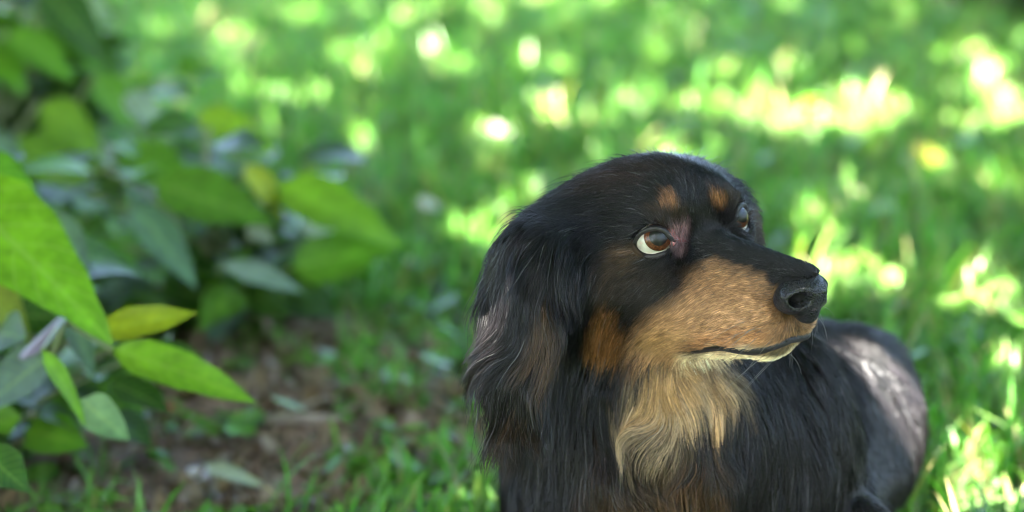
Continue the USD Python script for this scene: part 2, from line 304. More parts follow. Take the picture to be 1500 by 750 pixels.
x2 = g.uniform(-.42, .0, 420); y2 = g.uniform(1.75, 2.7, 420); k_ = g.random(420) > .85 * bare(x2, y2); x2, y2 = x2[k_], y2[k_]
x, y = np.concatenate([x, x2]), np.concatenate([y, y2])
tag(scatter('ground_weeds', protos, np.stack([x, y, relief(x, y) - .002], 1), yaw_frames(g.uniform(0, 6.28, len(x))), g.uniform(.5, 1.15, len(x)) * (1 - .3 * (x < 0)), g.integers(0, len(protos), len(x))), 'tiny round-leaved green weeds growing between grass and bare soil', 'weeds', kind='stuff')

# litter: shreds of dry leaf and straw
def flake(seed, L, w, col):
    g = np.random.default_rng(seed)
    t = np.linspace(0, 1, 5); wid = w * np.sin(np.pi * (t * .92 + .04)) ** .7 * g.uniform(.7, 1.1, 5)
    z = .45 * w * np.sin(t * 4 + g.uniform(0, 6)) + .35 * w
    v = np.stack([np.stack([t * L - L / 2, -wid / 2, z + g.normal(0, .1 * w, 5)], 1), np.stack([t * L - L / 2, 0 * t, z - .15 * w], 1), np.stack([t * L - L / 2, wid / 2, z + g.normal(0, .1 * w, 5)], 1)], 1).reshape(-1, 3)
    k = np.arange(4)[:, None] * 3
    return v, np.vstack([k + [0, 1, 4], k + [0, 4, 3], k + [1, 2, 5], k + [1, 5, 4]]), DRY, np.tile(col, (len(v), 1)) * g.uniform(.8, 1.2, (len(v), 1))
protos = [flake(1, .03, .014, (.13, .09, .06)), flake(2, .022, .012, (.19, .14, .10)), flake(3, .05, .003, (.26, .20, .13)), flake(4, .026, .016, (.09, .055, .036)), flake(5, .016, .010, (.24, .20, .18)), flake(6, .04, .018, (.15, .105, .055))]
g = np.random.default_rng(12)
x = np.concatenate([g.uniform(-.5, .02, 1500), g.uniform(-.8, 1, 500)]); y = np.concatenate([g.uniform(1.7, 2.6, 1500), g.uniform(2.2, 5, 500)])
keep = np.r_[g.random(1500) < .25 + .8 * bare(x[:1500], y[:1500]), np.ones(500, bool)]
x, y = x[keep], y[keep]
tag(scatter('leaf_litter', protos, np.stack([x, y, relief(x, y) + .003], 1), yaw_frames(g.uniform(0, 6.28, len(x)), g.normal(0, .35, len(x))), g.uniform(.5, 1.25, len(x)), g.integers(0, 6, len(x))), 'grey brown shreds of dry leaves and straw on bare soil', 'leaf litter', kind='stuff')
# ------------------------------------------------------------------ leafy plants on the left
def leaf_mesh(base, tip, width, face, fold=.18, droop=.12, curl=0., n=9, seed=0, lobes=.0):
    """An ovate leaf with a pointed tip, from base to tip, its upper side towards face."""
    base, tip = np.asarray(base, float), np.asarray(tip, float)
    L = np.linalg.norm(tip - base); d = (tip - base) / L
    up = np.asarray(face, float); up = unit(up - d * (up @ d)); s = np.cross(up, d)
    g = np.random.default_rng(seed)
    t = np.linspace(0, 1, n)
    w = width * (np.sin(np.pi * t ** .72) ** .85 * (1 - .25 * t)) / .86
    w = np.maximum(w, .0008); w[-1] = .0006
    ph = g.uniform(0, 6.28)
    rows = []
    for q in (-1, -.55, 0, .55, 1):
        wave = .03 * L * np.sin(t * 9 + ph + q * 2) * abs(q)
        h = fold * abs(q) ** 1.3 * w / 2 + wave * .4 - droop * L * (t ** 2 - t * .6) + curl * w * q / 2
        edge = 1 + (.05 * np.sin(t * 40 + ph) if abs(q) == 1 else 0)
        rows.append(base + d * (t * L)[:, None] + s * (q * w / 2 * edge)[:, None] + up * h[:, None])
    v = np.stack(rows, 1).reshape(-1, 3)
    k = np.arange(n - 1)[:, None] * 5
    f = np.vstack([np.vstack([k + [j, j + 1, j + 6], k + [j, j + 6, j + 5]]) for j in range(4)])
    c = np.tile(1 + g.normal(0, .05), (len(v), 1)) * (1 + g.normal(0, .05, (len(v), 1)) * np.ones((1, 3))) * (1 + np.outer(np.repeat(1 - t, 5), (.25, .08, 0)))
    c.reshape(n, 5, 3)[:, 2] *= 1.25
    UVS[id(v)] = np.stack([np.tile((-1, -.55, 0, .55, 1), n), np.repeat(t, 5)], 1)
    return v, f, c
UVS = {}
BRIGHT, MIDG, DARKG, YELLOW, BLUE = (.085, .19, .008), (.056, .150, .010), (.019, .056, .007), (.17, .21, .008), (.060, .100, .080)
def leaf(plant, name_seed, base, tip, width, face, col, **kw):
    v, f, c = leaf_mesh(base, tip, width, face, seed=name_seed, **kw)
    return obj('leaf', (v, f), LEAF, plant, smooth=True, color=np.clip(c * np.array(col), 0, .8), uv=UVS[id(v)])
TOCAM = unit((0, -.75, .66))
def px_leaf(plant, seed, a, b, d, wpx, col, face=(0, -.7, .7), d2=None, **kw):
    d2 = d if d2 is None else d2
    leaf(plant, seed, at(*a, d), at(*b, d2), wpx * d / FPX, face, col, **kw)
def stem_to(plant, root, tip, r=.004, sag=.3, mat=None, name='stem'):
    root, tip = np.asarray(root, float), np.asarray(tip, float)
    m = root * (1 - .45) + tip * .45; m[2] = root[2] * (1 - .45 - sag) + tip[2] * (.45 + sag)
    return obj(name, tube(bezier(root, m, tip, 9), np.linspace(r, r * .45, 9), 6), mat or GREEN_STEM, plant, smooth=True)
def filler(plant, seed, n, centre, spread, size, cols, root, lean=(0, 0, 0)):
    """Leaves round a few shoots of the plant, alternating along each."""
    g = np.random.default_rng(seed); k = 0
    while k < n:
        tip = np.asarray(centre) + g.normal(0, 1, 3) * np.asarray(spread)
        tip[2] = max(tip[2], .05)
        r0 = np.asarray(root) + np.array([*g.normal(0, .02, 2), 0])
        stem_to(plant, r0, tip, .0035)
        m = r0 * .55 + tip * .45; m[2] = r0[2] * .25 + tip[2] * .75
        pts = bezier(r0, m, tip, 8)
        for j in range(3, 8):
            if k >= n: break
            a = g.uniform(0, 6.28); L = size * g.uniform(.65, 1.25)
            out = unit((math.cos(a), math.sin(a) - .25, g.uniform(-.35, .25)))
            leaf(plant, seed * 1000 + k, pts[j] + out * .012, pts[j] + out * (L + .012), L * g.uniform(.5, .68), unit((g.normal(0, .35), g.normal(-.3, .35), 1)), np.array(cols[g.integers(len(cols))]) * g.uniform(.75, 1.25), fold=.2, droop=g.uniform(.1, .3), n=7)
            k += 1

# the near plant at the left edge
g0 = on_ground(-60, 690); g0[1] = 1.86; g0[2] = float(relief(g0[0], g0[1]))
near = thing('leafy_plant', 'nearest leafy plant at the left edge with the largest bright green leaf', 'plant', g0, 'leafy plants on the left')
px_leaf(near, 1, (-95, 255), (168, 492), 1.84, 150, BRIGHT, (.45, -.75, .6), d2=1.80, fold=.12, droop=.16, n=12)
px_leaf(near, 2, (-60, 215), (82, 335), 1.93, 80, MIDG, (.3, -.5, .8), n=10)
px_leaf(near, 3, (140, 487), (292, 455), 1.84, 52, YELLOW, (-.1, -.75, .7), droop=.1, n=10)
px_leaf(near, 4, (165, 512), (380, 585), 1.82, 66, BRIGHT, (.25, -.7, .7), droop=.14, n=11)
px_leaf(near, 5, (62, 512), (128, 622), 1.79, 30, BRIGHT, (.75, -.65, .2), n=9)
px_leaf(near, 6, (118, 585), (190, 645), 1.80, 55, (.07, .13, .07), (-.4, -.6, .7), n=9)
px_leaf(near, 7, (75, 520), (-30, 600), 1.86, 95, BLUE, (-.1, -.5, .85), n=9)  # blue-green reflection put into the colour of this leaf
px_leaf(near, 8, (95, 445), (140, 555), 1.90, 40, BLUE, (.3, -.6, .7), n=9)
px_leaf(near, 9, (-40, 410), (45, 500), 1.95, 70, (.10, .12, .015), (0, -.6, .8), n=9)
px_leaf(near, 10, (60, 310), (135, 400), 2.02, 60, BLUE, (.1, -.5, .85), n=9)
px_leaf(near, 11, (-30, 660), (45, 720), 1.74, 70, DARKG, (.1, -.5, .85), n=9)
px_leaf(near, 12, (215, 505), (330, 560), 1.93, 50, DARKG, (.1, -.5, .85), n=9)
px_leaf(near, 13, (160, 560), (250, 600), 1.93, 55, DARKG, (.2, -.5, .85), n=9)
obj('woody_stem', tube(bezier(at(-40, 620, 1.9), at(15, 540, 1.88), at(95, 468, 1.85), 9), np.linspace(.006, .0042, 9), 9), STEM, near, smooth=True)
for q, (px, py, d) in enumerate([(150, 487, 1.84), (165, 512, 1.82), (62, 512, 1.79), (95, 445, 1.90), (-90, 255, 1.84), (75, 520, 1.86)]):
    stem_to(near, at(95, 468, 1.85) if px > 0 else g0, at(px, py, d), .003, .1)
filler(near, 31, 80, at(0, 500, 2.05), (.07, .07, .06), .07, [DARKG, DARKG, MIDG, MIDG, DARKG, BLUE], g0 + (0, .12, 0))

# the middle plant, with the two broad leaves that reach over the lawn
g1 = on_ground(330, 455)
mid = thing('leafy_plant', 'middle leafy plant whose broad bright leaves reach over the lawn', 'plant', g1, 'leafy plants on the left')
px_leaf(mid, 21, (405, 275), (592, 352), 2.42, 92, BRIGHT, (.2, -.6, .8), droop=.22, n=11)
px_leaf(mid, 22, (360, 240), (418, 322), 2.42, 44, YELLOW, (.4, -.6, .7), n=9)
px_leaf(mid, 23, (425, 395), (592, 352), 2.44, 75, MIDG, (-.2, -.8, .5), n=10)
px_leaf(mid, 24, (192, 298), (292, 422), 2.30, 66, (.04, .085, .055), (.35, -.6, .75), n=10)
px_leaf(mid, 25, (325, 388), (448, 425), 2.34, 46, (.13, .19, .17), (.0, -.45, .9), n=10)
px_leaf(mid, 26, (225, 270), (405, 325), 2.40, 100, MIDG, (.1, -.6, .8), n=10)
px_leaf(mid, 27, (290, 165), (402, 222), 2.62, 62, (.13, .23, .012), (.2, -.6, .8), n=10)
px_leaf(mid, 28, (180, 140), (258, 205), 2.62, 50, (.15, .2, .19), (.25, -.5, .8), n=9)
px_leaf(mid, 29, (170, 220), (300, 280), 2.55, 80, MIDG, (.1, -.6, .8), n=9)
px_leaf(mid, 30, (440, 330), (500, 350), 2.46, 40, (.30, .36, .36), (0, -.5, .9), n=7)  # this and the next two: whitish highlights put into small pale leaves
px_leaf(mid, 31, (360, 335), (402, 352), 2.46, 36, (.34, .38, .33), (0, -.5, .9), n=7)
px_leaf(mid, 32, (310, 330), (346, 352), 2.50, 30, (.28, .32, .30), (0, -.5, .9), n=7)
for px, py, d in [(405, 275, 2.42), (360, 240, 2.42), (425, 395, 2.44), (192, 298, 2.30), (325, 388, 2.34), (225, 270, 2.40), (290, 165, 2.62), (180, 140, 2.62)]:
    stem_to(mid, g1 + (rng.normal(0, .02), rng.normal(0, .02), 0), at(px, py, d), .0035, .2)
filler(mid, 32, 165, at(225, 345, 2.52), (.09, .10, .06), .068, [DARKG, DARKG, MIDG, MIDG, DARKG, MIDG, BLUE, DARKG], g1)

# the tall one behind it, filling the upper left corner
g2 = on_ground(40, 330)
tall = thing('leafy_plant', 'tallest leafy plant filling the upper left corner of the picture', 'plant', g2, 'leafy plants on the left')
px_leaf(tall, 41, (10, 45), (112, 118), 2.72, 66, (.06, .16, .012), (.2, -.6, .8), n=9)
px_leaf(tall, 42, (-20, 60), (40, 140), 2.72, 60, MIDG, (.2, -.6, .8), n=9)
px_leaf(tall, 43, (60, 150), (150, 230), 2.72, 70, (.09, .18, .012), (.2, -.6, .8), n=9)
px_leaf(tall, 44, (-20, 195), (36, 250), 2.6, 50, BLUE, (.2, -.5, .8), n=9)
px_leaf(tall, 45, (60, -20), (160, 95), 2.75, 80, DARKG, (.35, -.6, .7), n=9)
px_leaf(tall, 46, (100, -30), (185, 92), 2.95, 48, (.17, .22, .19), (.3, -.6, .8), n=9)
px_leaf(tall, 47, (20, 205), (130, 290), 2.66, 80, (.07, .15, .012), (.2, -.6, .8), n=9)
px_leaf(tall, 48, (140, 110), (200, 190), 2.75, 60, MIDG, (.4, -.6, .7), n=9)
for px, py, d in [(10, 45, 2.72), (-20, 60, 2.72), (60, 150, 2.72), (60, -20, 2.75), (100, -30, 2.95), (20, 205, 2.66), (140, 110, 2.75)]:
    stem_to(tall, g2 + (rng.normal(0, .03), rng.normal(0, .03), 0), at(px, py, d), .0045, .2)
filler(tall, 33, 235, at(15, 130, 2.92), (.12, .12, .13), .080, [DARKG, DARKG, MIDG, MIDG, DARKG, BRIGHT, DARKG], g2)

# ------------------------------------------------------------------ single things on the ground
def ground_leaf(name, label, cat, a, b, wpx, col, face=(0, -.35, 1), lift=.012, group=None, mat=None):
    A, B = on_ground(*a), on_ground(*b); A[2] += lift; B[2] += lift * .6
    t = thing(name, label, cat, (A + B) / 2, group)
    v, f, c = leaf_mesh(A, B, wpx * A[1] / FPX, face, seed=int(a[0]), n=8, droop=-.05)
    obj('blade', (v, f), mat or DRY, t, smooth=True, color=np.clip(c * np.array(col), 0, .8))
    st = A + (A - B) * .25; st[2] = float(relief(st[0], st[1])) + .004
    obj('stalk', tube(bezier(A, (A + st) / 2 + (0, 0, .002), st, 5), np.linspace(.0012, .0008, 5), 5), STEM, t, smooth=True)
ground_leaf('fallen_leaf', 'pale grey-green fallen leaf lying on the soil at the lower left', 'leaf', (300, 700), (385, 728), 36, (.22, .26, .15))
ground_leaf('fallen_leaf', 'yellow leaf standing out in the lawn right of the dog\'s head', 'leaf', (1330, 275), (1382, 268), 46, (.075, .085, .008), (0, -.7, .7), .05)
ground_leaf('fallen_leaf', 'pale dry leaf in the lawn above the dog\'s ear', 'leaf', (725, 215), (760, 205), 40, (.13, .125, .12), (0, -.6, .8), .02)
ground_leaf('fallen_leaf', 'whitish dry leaf beside the brown gap in the lawn behind the leaf tips', 'leaf', (610, 335), (652, 328), 30, (.45, .46, .44), (0, -.6, .8), .03)
ground_leaf('fallen_leaf', 'brown curled leaf on the soil under the middle plant', 'leaf', (380, 425), (440, 440), 30, (.16, .09, .05), (0, -.5, .8), .02)
def blossom(px, py, label, r=.009, lift=.012):
    c = on_ground(px, py); c[2] += lift
    t = thing('red_blossom', label, 'blossom', c, 'fallen red blossoms')
    for k in range(5):
        a = k * 1.257 + px; d = np.array([math.cos(a), math.sin(a), .45])
        v, f, cc = leaf_mesh(c + unit(d) * .001, c + unit(d) * r * 1.3, r * 1.1, (-d[0] * .4, -d[1] * .4, 1), seed=k + px, n=5)
        obj('petal', (v, f), PETAL, t, smooth=True, color=np.clip(cc * np.array((.30, .035, .03)), 0, .8))
    s = trimesh.creation.icosphere(1, r * .3); obj('flower_centre', (np.array(s.vertices) * (1, 1, .7) + c + (0, 0, .001), np.array(s.faces)), GREEN_STEM, t, smooth=True)
blossom(148, 655, 'fallen red blossom below the drooping leaf tip at the left', .011)
blossom(245, 622, 'fallen red blossom on the soil right of the drooping leaf', .009)
blossom(258, 412, 'dark red blossom among the stems under the middle plant', .012, .02)
A, B = on_ground(325, 632), on_ground(500, 628)
t = thing('dry_stick', 'pale straight dry stick lying across the bare soil', 'stick', (A + B) / 2)
A[2] += .007; B[2] += .008
M_ = (A + B) / 2 + (0, .006, .003)
obj('shaft', tube(bezier(A, M_, B, 9), np.linspace(.0045, .003, 9) * (1 + .15 * np.sin(np.arange(9) * 2.2)), 7), DRIED, t, smooth=True)
obj('twig', tube(bezier(M_, M_ + (.02, .01, .01), M_ + (.04, .03, .008), 5), np.linspace(.002, .001, 5), 5), DRIED, t, smooth=True)
c = on_ground(290, 708); s = trimesh.creation.icosphere(3, 1.0); v = np.array(s.vertices); v *= (.0095, .008, .008) * (1 + .35 * (fbm(v * 1.6 + 5, 3, 2)[:, None] - .5) * 2)
tag(obj('pebble', (v + c + (0, 0, .006), np.array(s.faces)), STONE, smooth=True), 'small pinkish grey stone beside the pale fallen leaf', 'stone')
# ------------------------------------------------------------------ the dog: shape
EYE_R = .0118
# ---- head pose: camera-space anchors turned into a head frame (x forward, y dog's left, z up, origin between the eyes)
EYE_N = at(957, 352, 1.506); EYE_F = at(1067, 322, 1.544); NOSE = at(1203, 432, 1.450)
MID = (EYE_N + EYE_F) / 2
HY = unit(EYE_F - EYE_N)
_n = NOSE - MID
_n = unit(_n - HY * (_n @ HY))
_t = math.radians(17)
HX = unit(_n * math.cos(_t) + np.cross(_n, HY) * math.sin(_t))
HZ = np.cross(HX, HY)
HR = np.stack([HX, HY, HZ], 1)
def hw(x, y, z): return MID + HR @ np.array([x, y, z])
def to_head(p): return (np.asarray(p) - MID) @ HR
def turn_in(v, a=math.radians(-19)):
    """The far eye looks a little more forward than the near one: a direction turned about the head's upright axis."""
    x, y, z = np.asarray(v) @ HR
    return HR @ np.array([x * math.cos(a) - y * math.sin(a), x * math.sin(a) + y * math.cos(a), z])
EYE_Y = float(np.linalg.norm(EYE_F - EYE_N) / 2)

# ---- signed distance fields
class Field:
    def __init__(self, xs, ys, zs):
        self.xs, self.ys, self.zs = xs, ys, zs
        self.F = np.full((len(xs), len(ys), len(zs)), .06, np.float32)
    def _sub(self, lo, hi):
        s = tuple(slice(max(0, np.searchsorted(a, l)), np.searchsorted(a, h)) for a, l, h in zip((self.xs, self.ys, self.zs), lo, hi))
        g = np.stack(np.meshgrid(self.xs[s[0]], self.ys[s[1]], self.zs[s[2]], indexing='ij'), -1)
        return s, g
    def _join(self, s, d, k, cut):
        F = self.F[s]
        if cut:
            d = -d; h = np.maximum(k - np.abs(F - d), 0) / k
            self.F[s] = np.maximum(F, d) + h * h * k * .25
        else:
            h = np.maximum(k - np.abs(F - d), 0) / k
            self.F[s] = np.minimum(F, d) - h * h * k * .25
    def ell(self, c, r, R=None, k=.02, cut=False, m=.05):
        c = np.asarray(c, float); r = np.broadcast_to(np.asarray(r, float), 3); R = np.eye(3) if R is None else R
        ext = np.sqrt(((R * r) ** 2).sum(1)) + m
        s, g = self._sub(c - ext, c + ext)
        q = (g - c) @ R
        k0 = np.sqrt(((q / r) ** 2).sum(-1)); k1 = np.sqrt(((q / r ** 2) ** 2).sum(-1))
        self._join(s, (k0 * (k0 - 1) / np.maximum(k1, 1e-9)).astype(np.float32), k, cut)
    def cone(self, a, b, ra, rb, k=.02, cut=False, m=.05, flat=None):
        a, b = np.asarray(a, float), np.asarray(b, float)
        R_ = max(ra, rb) + m
        s, g = self._sub(np.minimum(a, b) - R_, np.maximum(a, b) + R_)
        ab = b - a
        t = np.clip(((g - a) @ ab) / (ab @ ab), 0, 1)
        d = np.linalg.norm(g - a - t[..., None] * ab, axis=-1) - (ra + (rb - ra) * t)
        self._join(s, d.astype(np.float32), k, cut)
    def sample(self, p):
        idx, fr = [], []
        for k, a in enumerate((self.xs, self.ys, self.zs)):
            i = np.clip(np.searchsorted(a, p[:, k]) - 1, 0, len(a) - 2)
            idx.append(i); fr.append(np.clip((p[:, k] - a[i]) / (a[i + 1] - a[i]), 0, 1))
        out = 0
        for c in np.ndindex(2, 2, 2):
            w = 1
            for k in range(3): w = w * (fr[k] if c[k] else 1 - fr[k])
            out = out + w * self.F[idx[0] + c[0], idx[1] + c[1], idx[2] + c[2]]
        return out
    def grad(self, p, e=.002):
        g = np.stack([self.sample(p + e * v) - self.sample(p - e * v) for v in np.eye(3)], 1)
        return g / np.maximum(np.linalg.norm(g, axis=1, keepdims=True), 1e-9)
    def mesh(self):
        F = self.F; ax = (self.xs, self.ys, self.zs)
        neg = F < 0
        n = np.array(F.shape)
        acc = np.zeros((*(n - 1), 3)); cnt = np.zeros(n - 1, np.int16)
        edges = []
        for k in range(3):
            a = [slice(None)] * 3; b = [slice(None)] * 3
            a[k] = slice(0, -1); b[k] = slice(1, None)
            ii = np.argwhere(neg[tuple(a)] != neg[tuple(b)])
            jj = ii.copy(); jj[:, k] += 1
            fa, fb = F[tuple(ii.T)], F[tuple(jj.T)]
            t = fa / (fa - fb)
            p = np.stack([ax[q][ii[:, q]] for q in range(3)], 1)
            p[:, k] += t * (ax[k][jj[:, k]] - ax[k][ii[:, k]])
            o1, o2 = (k + 1) % 3, (k + 2) % 3
            for d1 in (0, -1):
                for d2 in (0, -1):
                    c = ii.copy(); c[:, o1] += d1; c[:, o2] += d2
                    ok = ((c >= 0) & (c < n - 1)).all(1)
                    np.add.at(acc, tuple(c[ok].T), p[ok]); np.add.at(cnt, tuple(c[ok].T), 1)
            edges.append((ii, k, fa < 0))
        on = cnt > 0
        num = np.full(n - 1, -1, np.int64); num[on] = np.arange(on.sum())
        v = acc[on] / cnt[on][:, None]
        quads = []
        for ii, k, sgn in edges:
            o1, o2 = (k + 1) % 3, (k + 2) % 3
            ok = (ii[:, o1] > 0) & (ii[:, o2] > 0) & (ii[:, o1] < n[o1] - 1) & (ii[:, o2] < n[o2] - 1)
            ii, sg = ii[ok], sgn[ok]
            def cell(d1, d2):
                c = ii.copy(); c[:, o1] += d1; c[:, o2] += d2
                return num[tuple(c.T)]
            q = np.stack([cell(-1, -1), cell(0, -1), cell(0, 0), cell(-1, 0)], 1)
            q[~sg] = q[~sg][:, ::-1]
            quads.append(q)
        q = np.vstack(quads)
        return v, np.vstack([q[:, [0, 1, 2]], q[:, [0, 2, 3]]])

def axis_grid(lo, hi, flo, fhi, fine, coarse):
    return np.concatenate([np.arange(lo, flo, coarse), np.arange(flo, fhi, fine), np.arange(fhi, hi, coarse)])

def build_body():
    hc = hw(-.02, 0, -.02)
    fd = Field(axis_grid(-.14, .40, hc[0] - .12, hc[0] + .125, .0022, .006),
               axis_grid(1.16, 2.15, hc[1] - .115, hc[1] + .14, .0022, .006),
               axis_grid(-.02, .44, hc[2] - .095, hc[2] + .105, .0022, .006))
    E = fd.ell; K = fd.cone
    H = lambda x, y, z: hw(x, y, z)
    # trunk, chest, haunch
    K(at(1010, 690, 1.69), at(1188, 645, 1.90), .082, .080, k=.04)
    E(at(1165, 590, 1.80), (.048, .075, .050), k=.04)
    E(at(965, 750, 1.655), (.078, .085, .115), k=.04)
    E(at(965, 650, 1.605), (.066, .055, .06), k=.05)
    E(at(1120, 660, 1.66), (.058, .06, .085), k=.04)
    E(at(868, 690, 1.66), (.040, .055, .085), k=.04)
    E(at(1258, 610, 1.845), (.042, .07, .060), k=.03)
    K(at(1262, 690, 1.80), at(1235, 735, 1.70), .032, .020, k=.02)           # hind shank
    K(at(1235, 742, 1.71), at(1262, 765, 1.64), .017, .014, k=.012)
    # forelegs lying forward on the grass
    for x0, x1 in ((.045, .02), (.155, .15)):
        K((x0 + .01, 1.62, .12), (x0, 1.54, .045), .045, .030, k=.03)
        K((x0, 1.54, .045), (x1, 1.36, .030), .030, .021, k=.015)
        for j in (-1, 0, 1):
            K((x1 + j * .010, 1.36, .024), (x1 + j * .013, 1.315 - .006 * (j == 0), .016), .013, .012, k=.006)
    # tail lying behind
    K((.20, 1.88, .08), (.19, 2.05, .03), .024, .016, k=.02)
    K((.19, 2.05, .03), (.08, 2.07, .02), .016, .008, k=.01)
    # neck
    K(at(885, 400, 1.60), at(950, 640, 1.645), .050, .078, k=.04)
    K(at(930, 470, 1.585), at(985, 620, 1.60), .040, .050, k=.03)
    # skull
    E(H(-.050, 0, -.010), (.050, .045, .0445), HR, k=.02)
    E(H(-.026, 0, .006), (.034, .036, .026), HR, k=.02)
    E(H(-.034, 0, .011), (.032, .033, .026), HR, k=.02)
    for s in (-1, 1):
        E(H(-.009, s * .0195, .0160), (.017, .0118, .0092), HR, k=.014)        # brow
        E(H(-.040, s * .036, -.028), (.036, .020, .032), HR, k=.025)        # cheek muscle
        E(H(-.010, s * .027, -.024), (.026, .014, .014), HR, k=.018)        # cheek bone under the eye
        K(H(-.010, s * .014, -.036), H(.060, s * .0105, -.0475), .027, .0160, k=.012)   # flews
        E(H(.053, s * .0125, -.049), (.020, .010, .0125), HR, k=.012)       # whisker pad
    K(H(.004, 0, -.0185), H(.088, 0, -.0275), .0190, .0115, k=.012)            # bridge
    K(H(-.025, 0, -.052), H(.052, 0, -.0605), .027, .0112, k=.006)           # lower jaw
    E(H(.056, 0, -.0625), (.014, .0118, .0088), HR, k=.006)
    # ears
    D = np.array([0, 0, -1.])
    for s in (-1, 1):
        root = H(-.058, s * .043, -.002)
        out = HY * s
        if s < 0:
            tip = at(762, 570, 1.498); mid = at(762, 432, 1.505)
        else:
            mid = at(1038, 358, 1.595); tip = at(1048, 470, 1.60)
        K(root, mid + (root - mid) * .35, .018, .016, k=.045)
        zz = unit(tip - mid); nn = unit(out - zz * (out @ zz)); R = np.stack([np.cross(zz, nn), nn, zz], 1)
        E(mid * .82 + root * .18, (.028, .0085, .032), R, k=.03)
        E(mid * .5 + tip * .5, (.031, .0095, .052), R, k=.012)
    # eyes: a lid mass over the ball, opened towards the front and hollowed for the ball
    for s in (-1, 1):
        e = H(0, s * EYE_Y, 0)
        ax = unit(CAM - H(0, -EYE_Y, 0)); w = unit(np.cross(UP, ax)); w = unit(w + UP * .25)
        if s > 0: ax, w = (HR @ ((q @ HR) * (1, -1, 1)) for q in (ax, w))
        if s > 0: ax, w = turn_in(ax), turn_in(w)
        w = unit(w - ax * (ax @ w)); h = np.cross(ax, w)
        E(e - ax * .0012, EYE_R + .0026, k=.010)
        E(e + ax * .013, (.0108, .0086, .014), np.stack([w, h, ax], 1), k=.002, cut=True)
        E(e, EYE_R + .0004, k=.001, cut=True)
    return fd
# ------------------------------------------------------------------ the dog's skin, eyes, nose
fd = build_body()
bv, bf = fd.mesh()
parts_ = trimesh.Trimesh(bv, bf, process=False).split(only_watertight=False)
bm = max(parts_, key=lambda c: len(c.vertices))
bv, bf = np.array(bm.vertices), np.array(bm.faces)
bn = fd.grad(bv)
dog = thing('dog', 'long-haired black and tan dachshund lying on the lawn looking up to the right', 'dog', (.12, 1.62, 0))

BLACK, BROWNBLACK, DBROWN, TAN, DTAN, LTAN, CREAM, GREYTAN, WHITE, PINK = map(np.array, (
    (.0052, .0043, .0048), (.012, .008, .0055), (.036, .021, .011), (.245, .130, .062), (.125, .064, .028), (.33, .205, .105), (.70, .58, .42), (.185, .132, .076), (.72, .69, .64), (.19, .08, .075)))
def pip(poly, p):
    """Signed distance in pixels of points p to a polygon, negative inside."""
    poly = np.asarray(poly, float); a, b = poly, np.roll(poly, -1, 0)
    d = np.full(len(p), 1e9); ins = np.zeros(len(p), bool)
    for (ax, ay), (bx, by) in zip(a, b):
        e = np.array([bx - ax, by - ay]); w = p - (ax, ay)
        t = np.clip((w @ e) / max(e @ e, 1e-9), 0, 1)
        d = np.minimum(d, np.linalg.norm(w - t[:, None] * e, axis=1))
        c = (ay > p[:, 1]) != (by > p[:, 1])
        with np.errstate(divide='ignore', invalid='ignore'):
            ins ^= c & (p[:, 0] < (bx - ax) * (p[:, 1] - ay) / (by - ay) + ax)
    return np.where(ins, -d, d)
def ell(x, y, rx, ry, a=0.):
    t = np.linspace(0, 2 * math.pi, 17)[:-1]; ca, sa = math.cos(a), math.sin(a)
    return [(x + rx * math.cos(q) * ca - ry * math.sin(q) * sa, y + rx * math.cos(q) * sa + ry * math.sin(q) * ca) for q in t]
# coat markings: outline, softness in pixels, colour, strength; drawn on the near side, the head's are mirrored to its far side
HEAD_MARKS = [
    ([(1000, 405), (960, 450), (900, 425), (905, 375), (930, 372), (965, 385), (1000, 380)], 16, BROWNBLACK, .8),
    (ell(935, 255, 60, 16, -.15), 16, DBROWN * np.array((.6, .5, .6)), .5), (ell(1020, 262, 26, 14, .6), 12, DBROWN * .5, .4),
    (ell(922, 372, 22, 14, .5), 10, DBROWN * 1.2, .7),
    (ell(900, 395, 20, 26, .2), 16, DBROWN * .8, .5),
    (ell(975, 318, 20, 12), 10, DBROWN * .9, .6),
    ([(1120, 412), (1085, 400), (1050, 388), (1030, 396), (1005, 425), (975, 452), (948, 468), (938, 490), (945, 515), (965, 535), (1000, 545), (1030, 525), (1060, 520), (1110, 518), (1150, 508), (1178, 498), (1190, 475), (1160, 462), (1137, 450), (1128, 430)], 17, TAN, 1.),
    (ell(1055, 415, 46, 22, .25), 18, DTAN * 1.05, .55),
    (ell(1150, 480, 26, 14, -.2), 10, DTAN * .8, .6),
    (ell(985, 500, 36, 26, -.3), 16, LTAN * np.array((.95, .85, .7)), .7),
    (ell(1075, 495, 55, 12, -.1), 10, TAN * np.array((1.05, .8, .6)), .6),
    ([(1012, 518), (1050, 512), (1110, 511), (1150, 500), (1175, 492), (1192, 488), (1182, 525), (1150, 535), (1050, 545), (1000, 556), (965, 545)], 6, CREAM * np.array((1, .9, .72)), .95),
    (ell(1160, 515, 30, 11, -.4), 6, WHITE, .95), ([(1206, 458), (1196, 462), (1178, 490), (1192, 496)], 4, WHITE, .9),
    (ell(1030, 515, 20, 8, 0), 5, DBROWN * .8, .9),
    (ell(1140, 503, 40, 4, -.25), 4, BROWNBLACK, .9),
    ([(884, 432), (908, 452), (926, 485), (918, 515), (892, 545), (868, 540), (860, 512), (868, 470)], 12, DTAN * np.array((.95, .82, .6)), .95),
]
NEAR_MARKS = [(ell(997, 349, 15, 15), 9, np.array((.15, .088, .088)), .7), (ell(983, 303, 9, 11), 7, TAN * np.array((.7, .58, .45)), .8)]
FAR_MARKS = [(ell(1052, 301, 7, 10), 7, TAN * np.array((.7, .58, .45)), .8)]
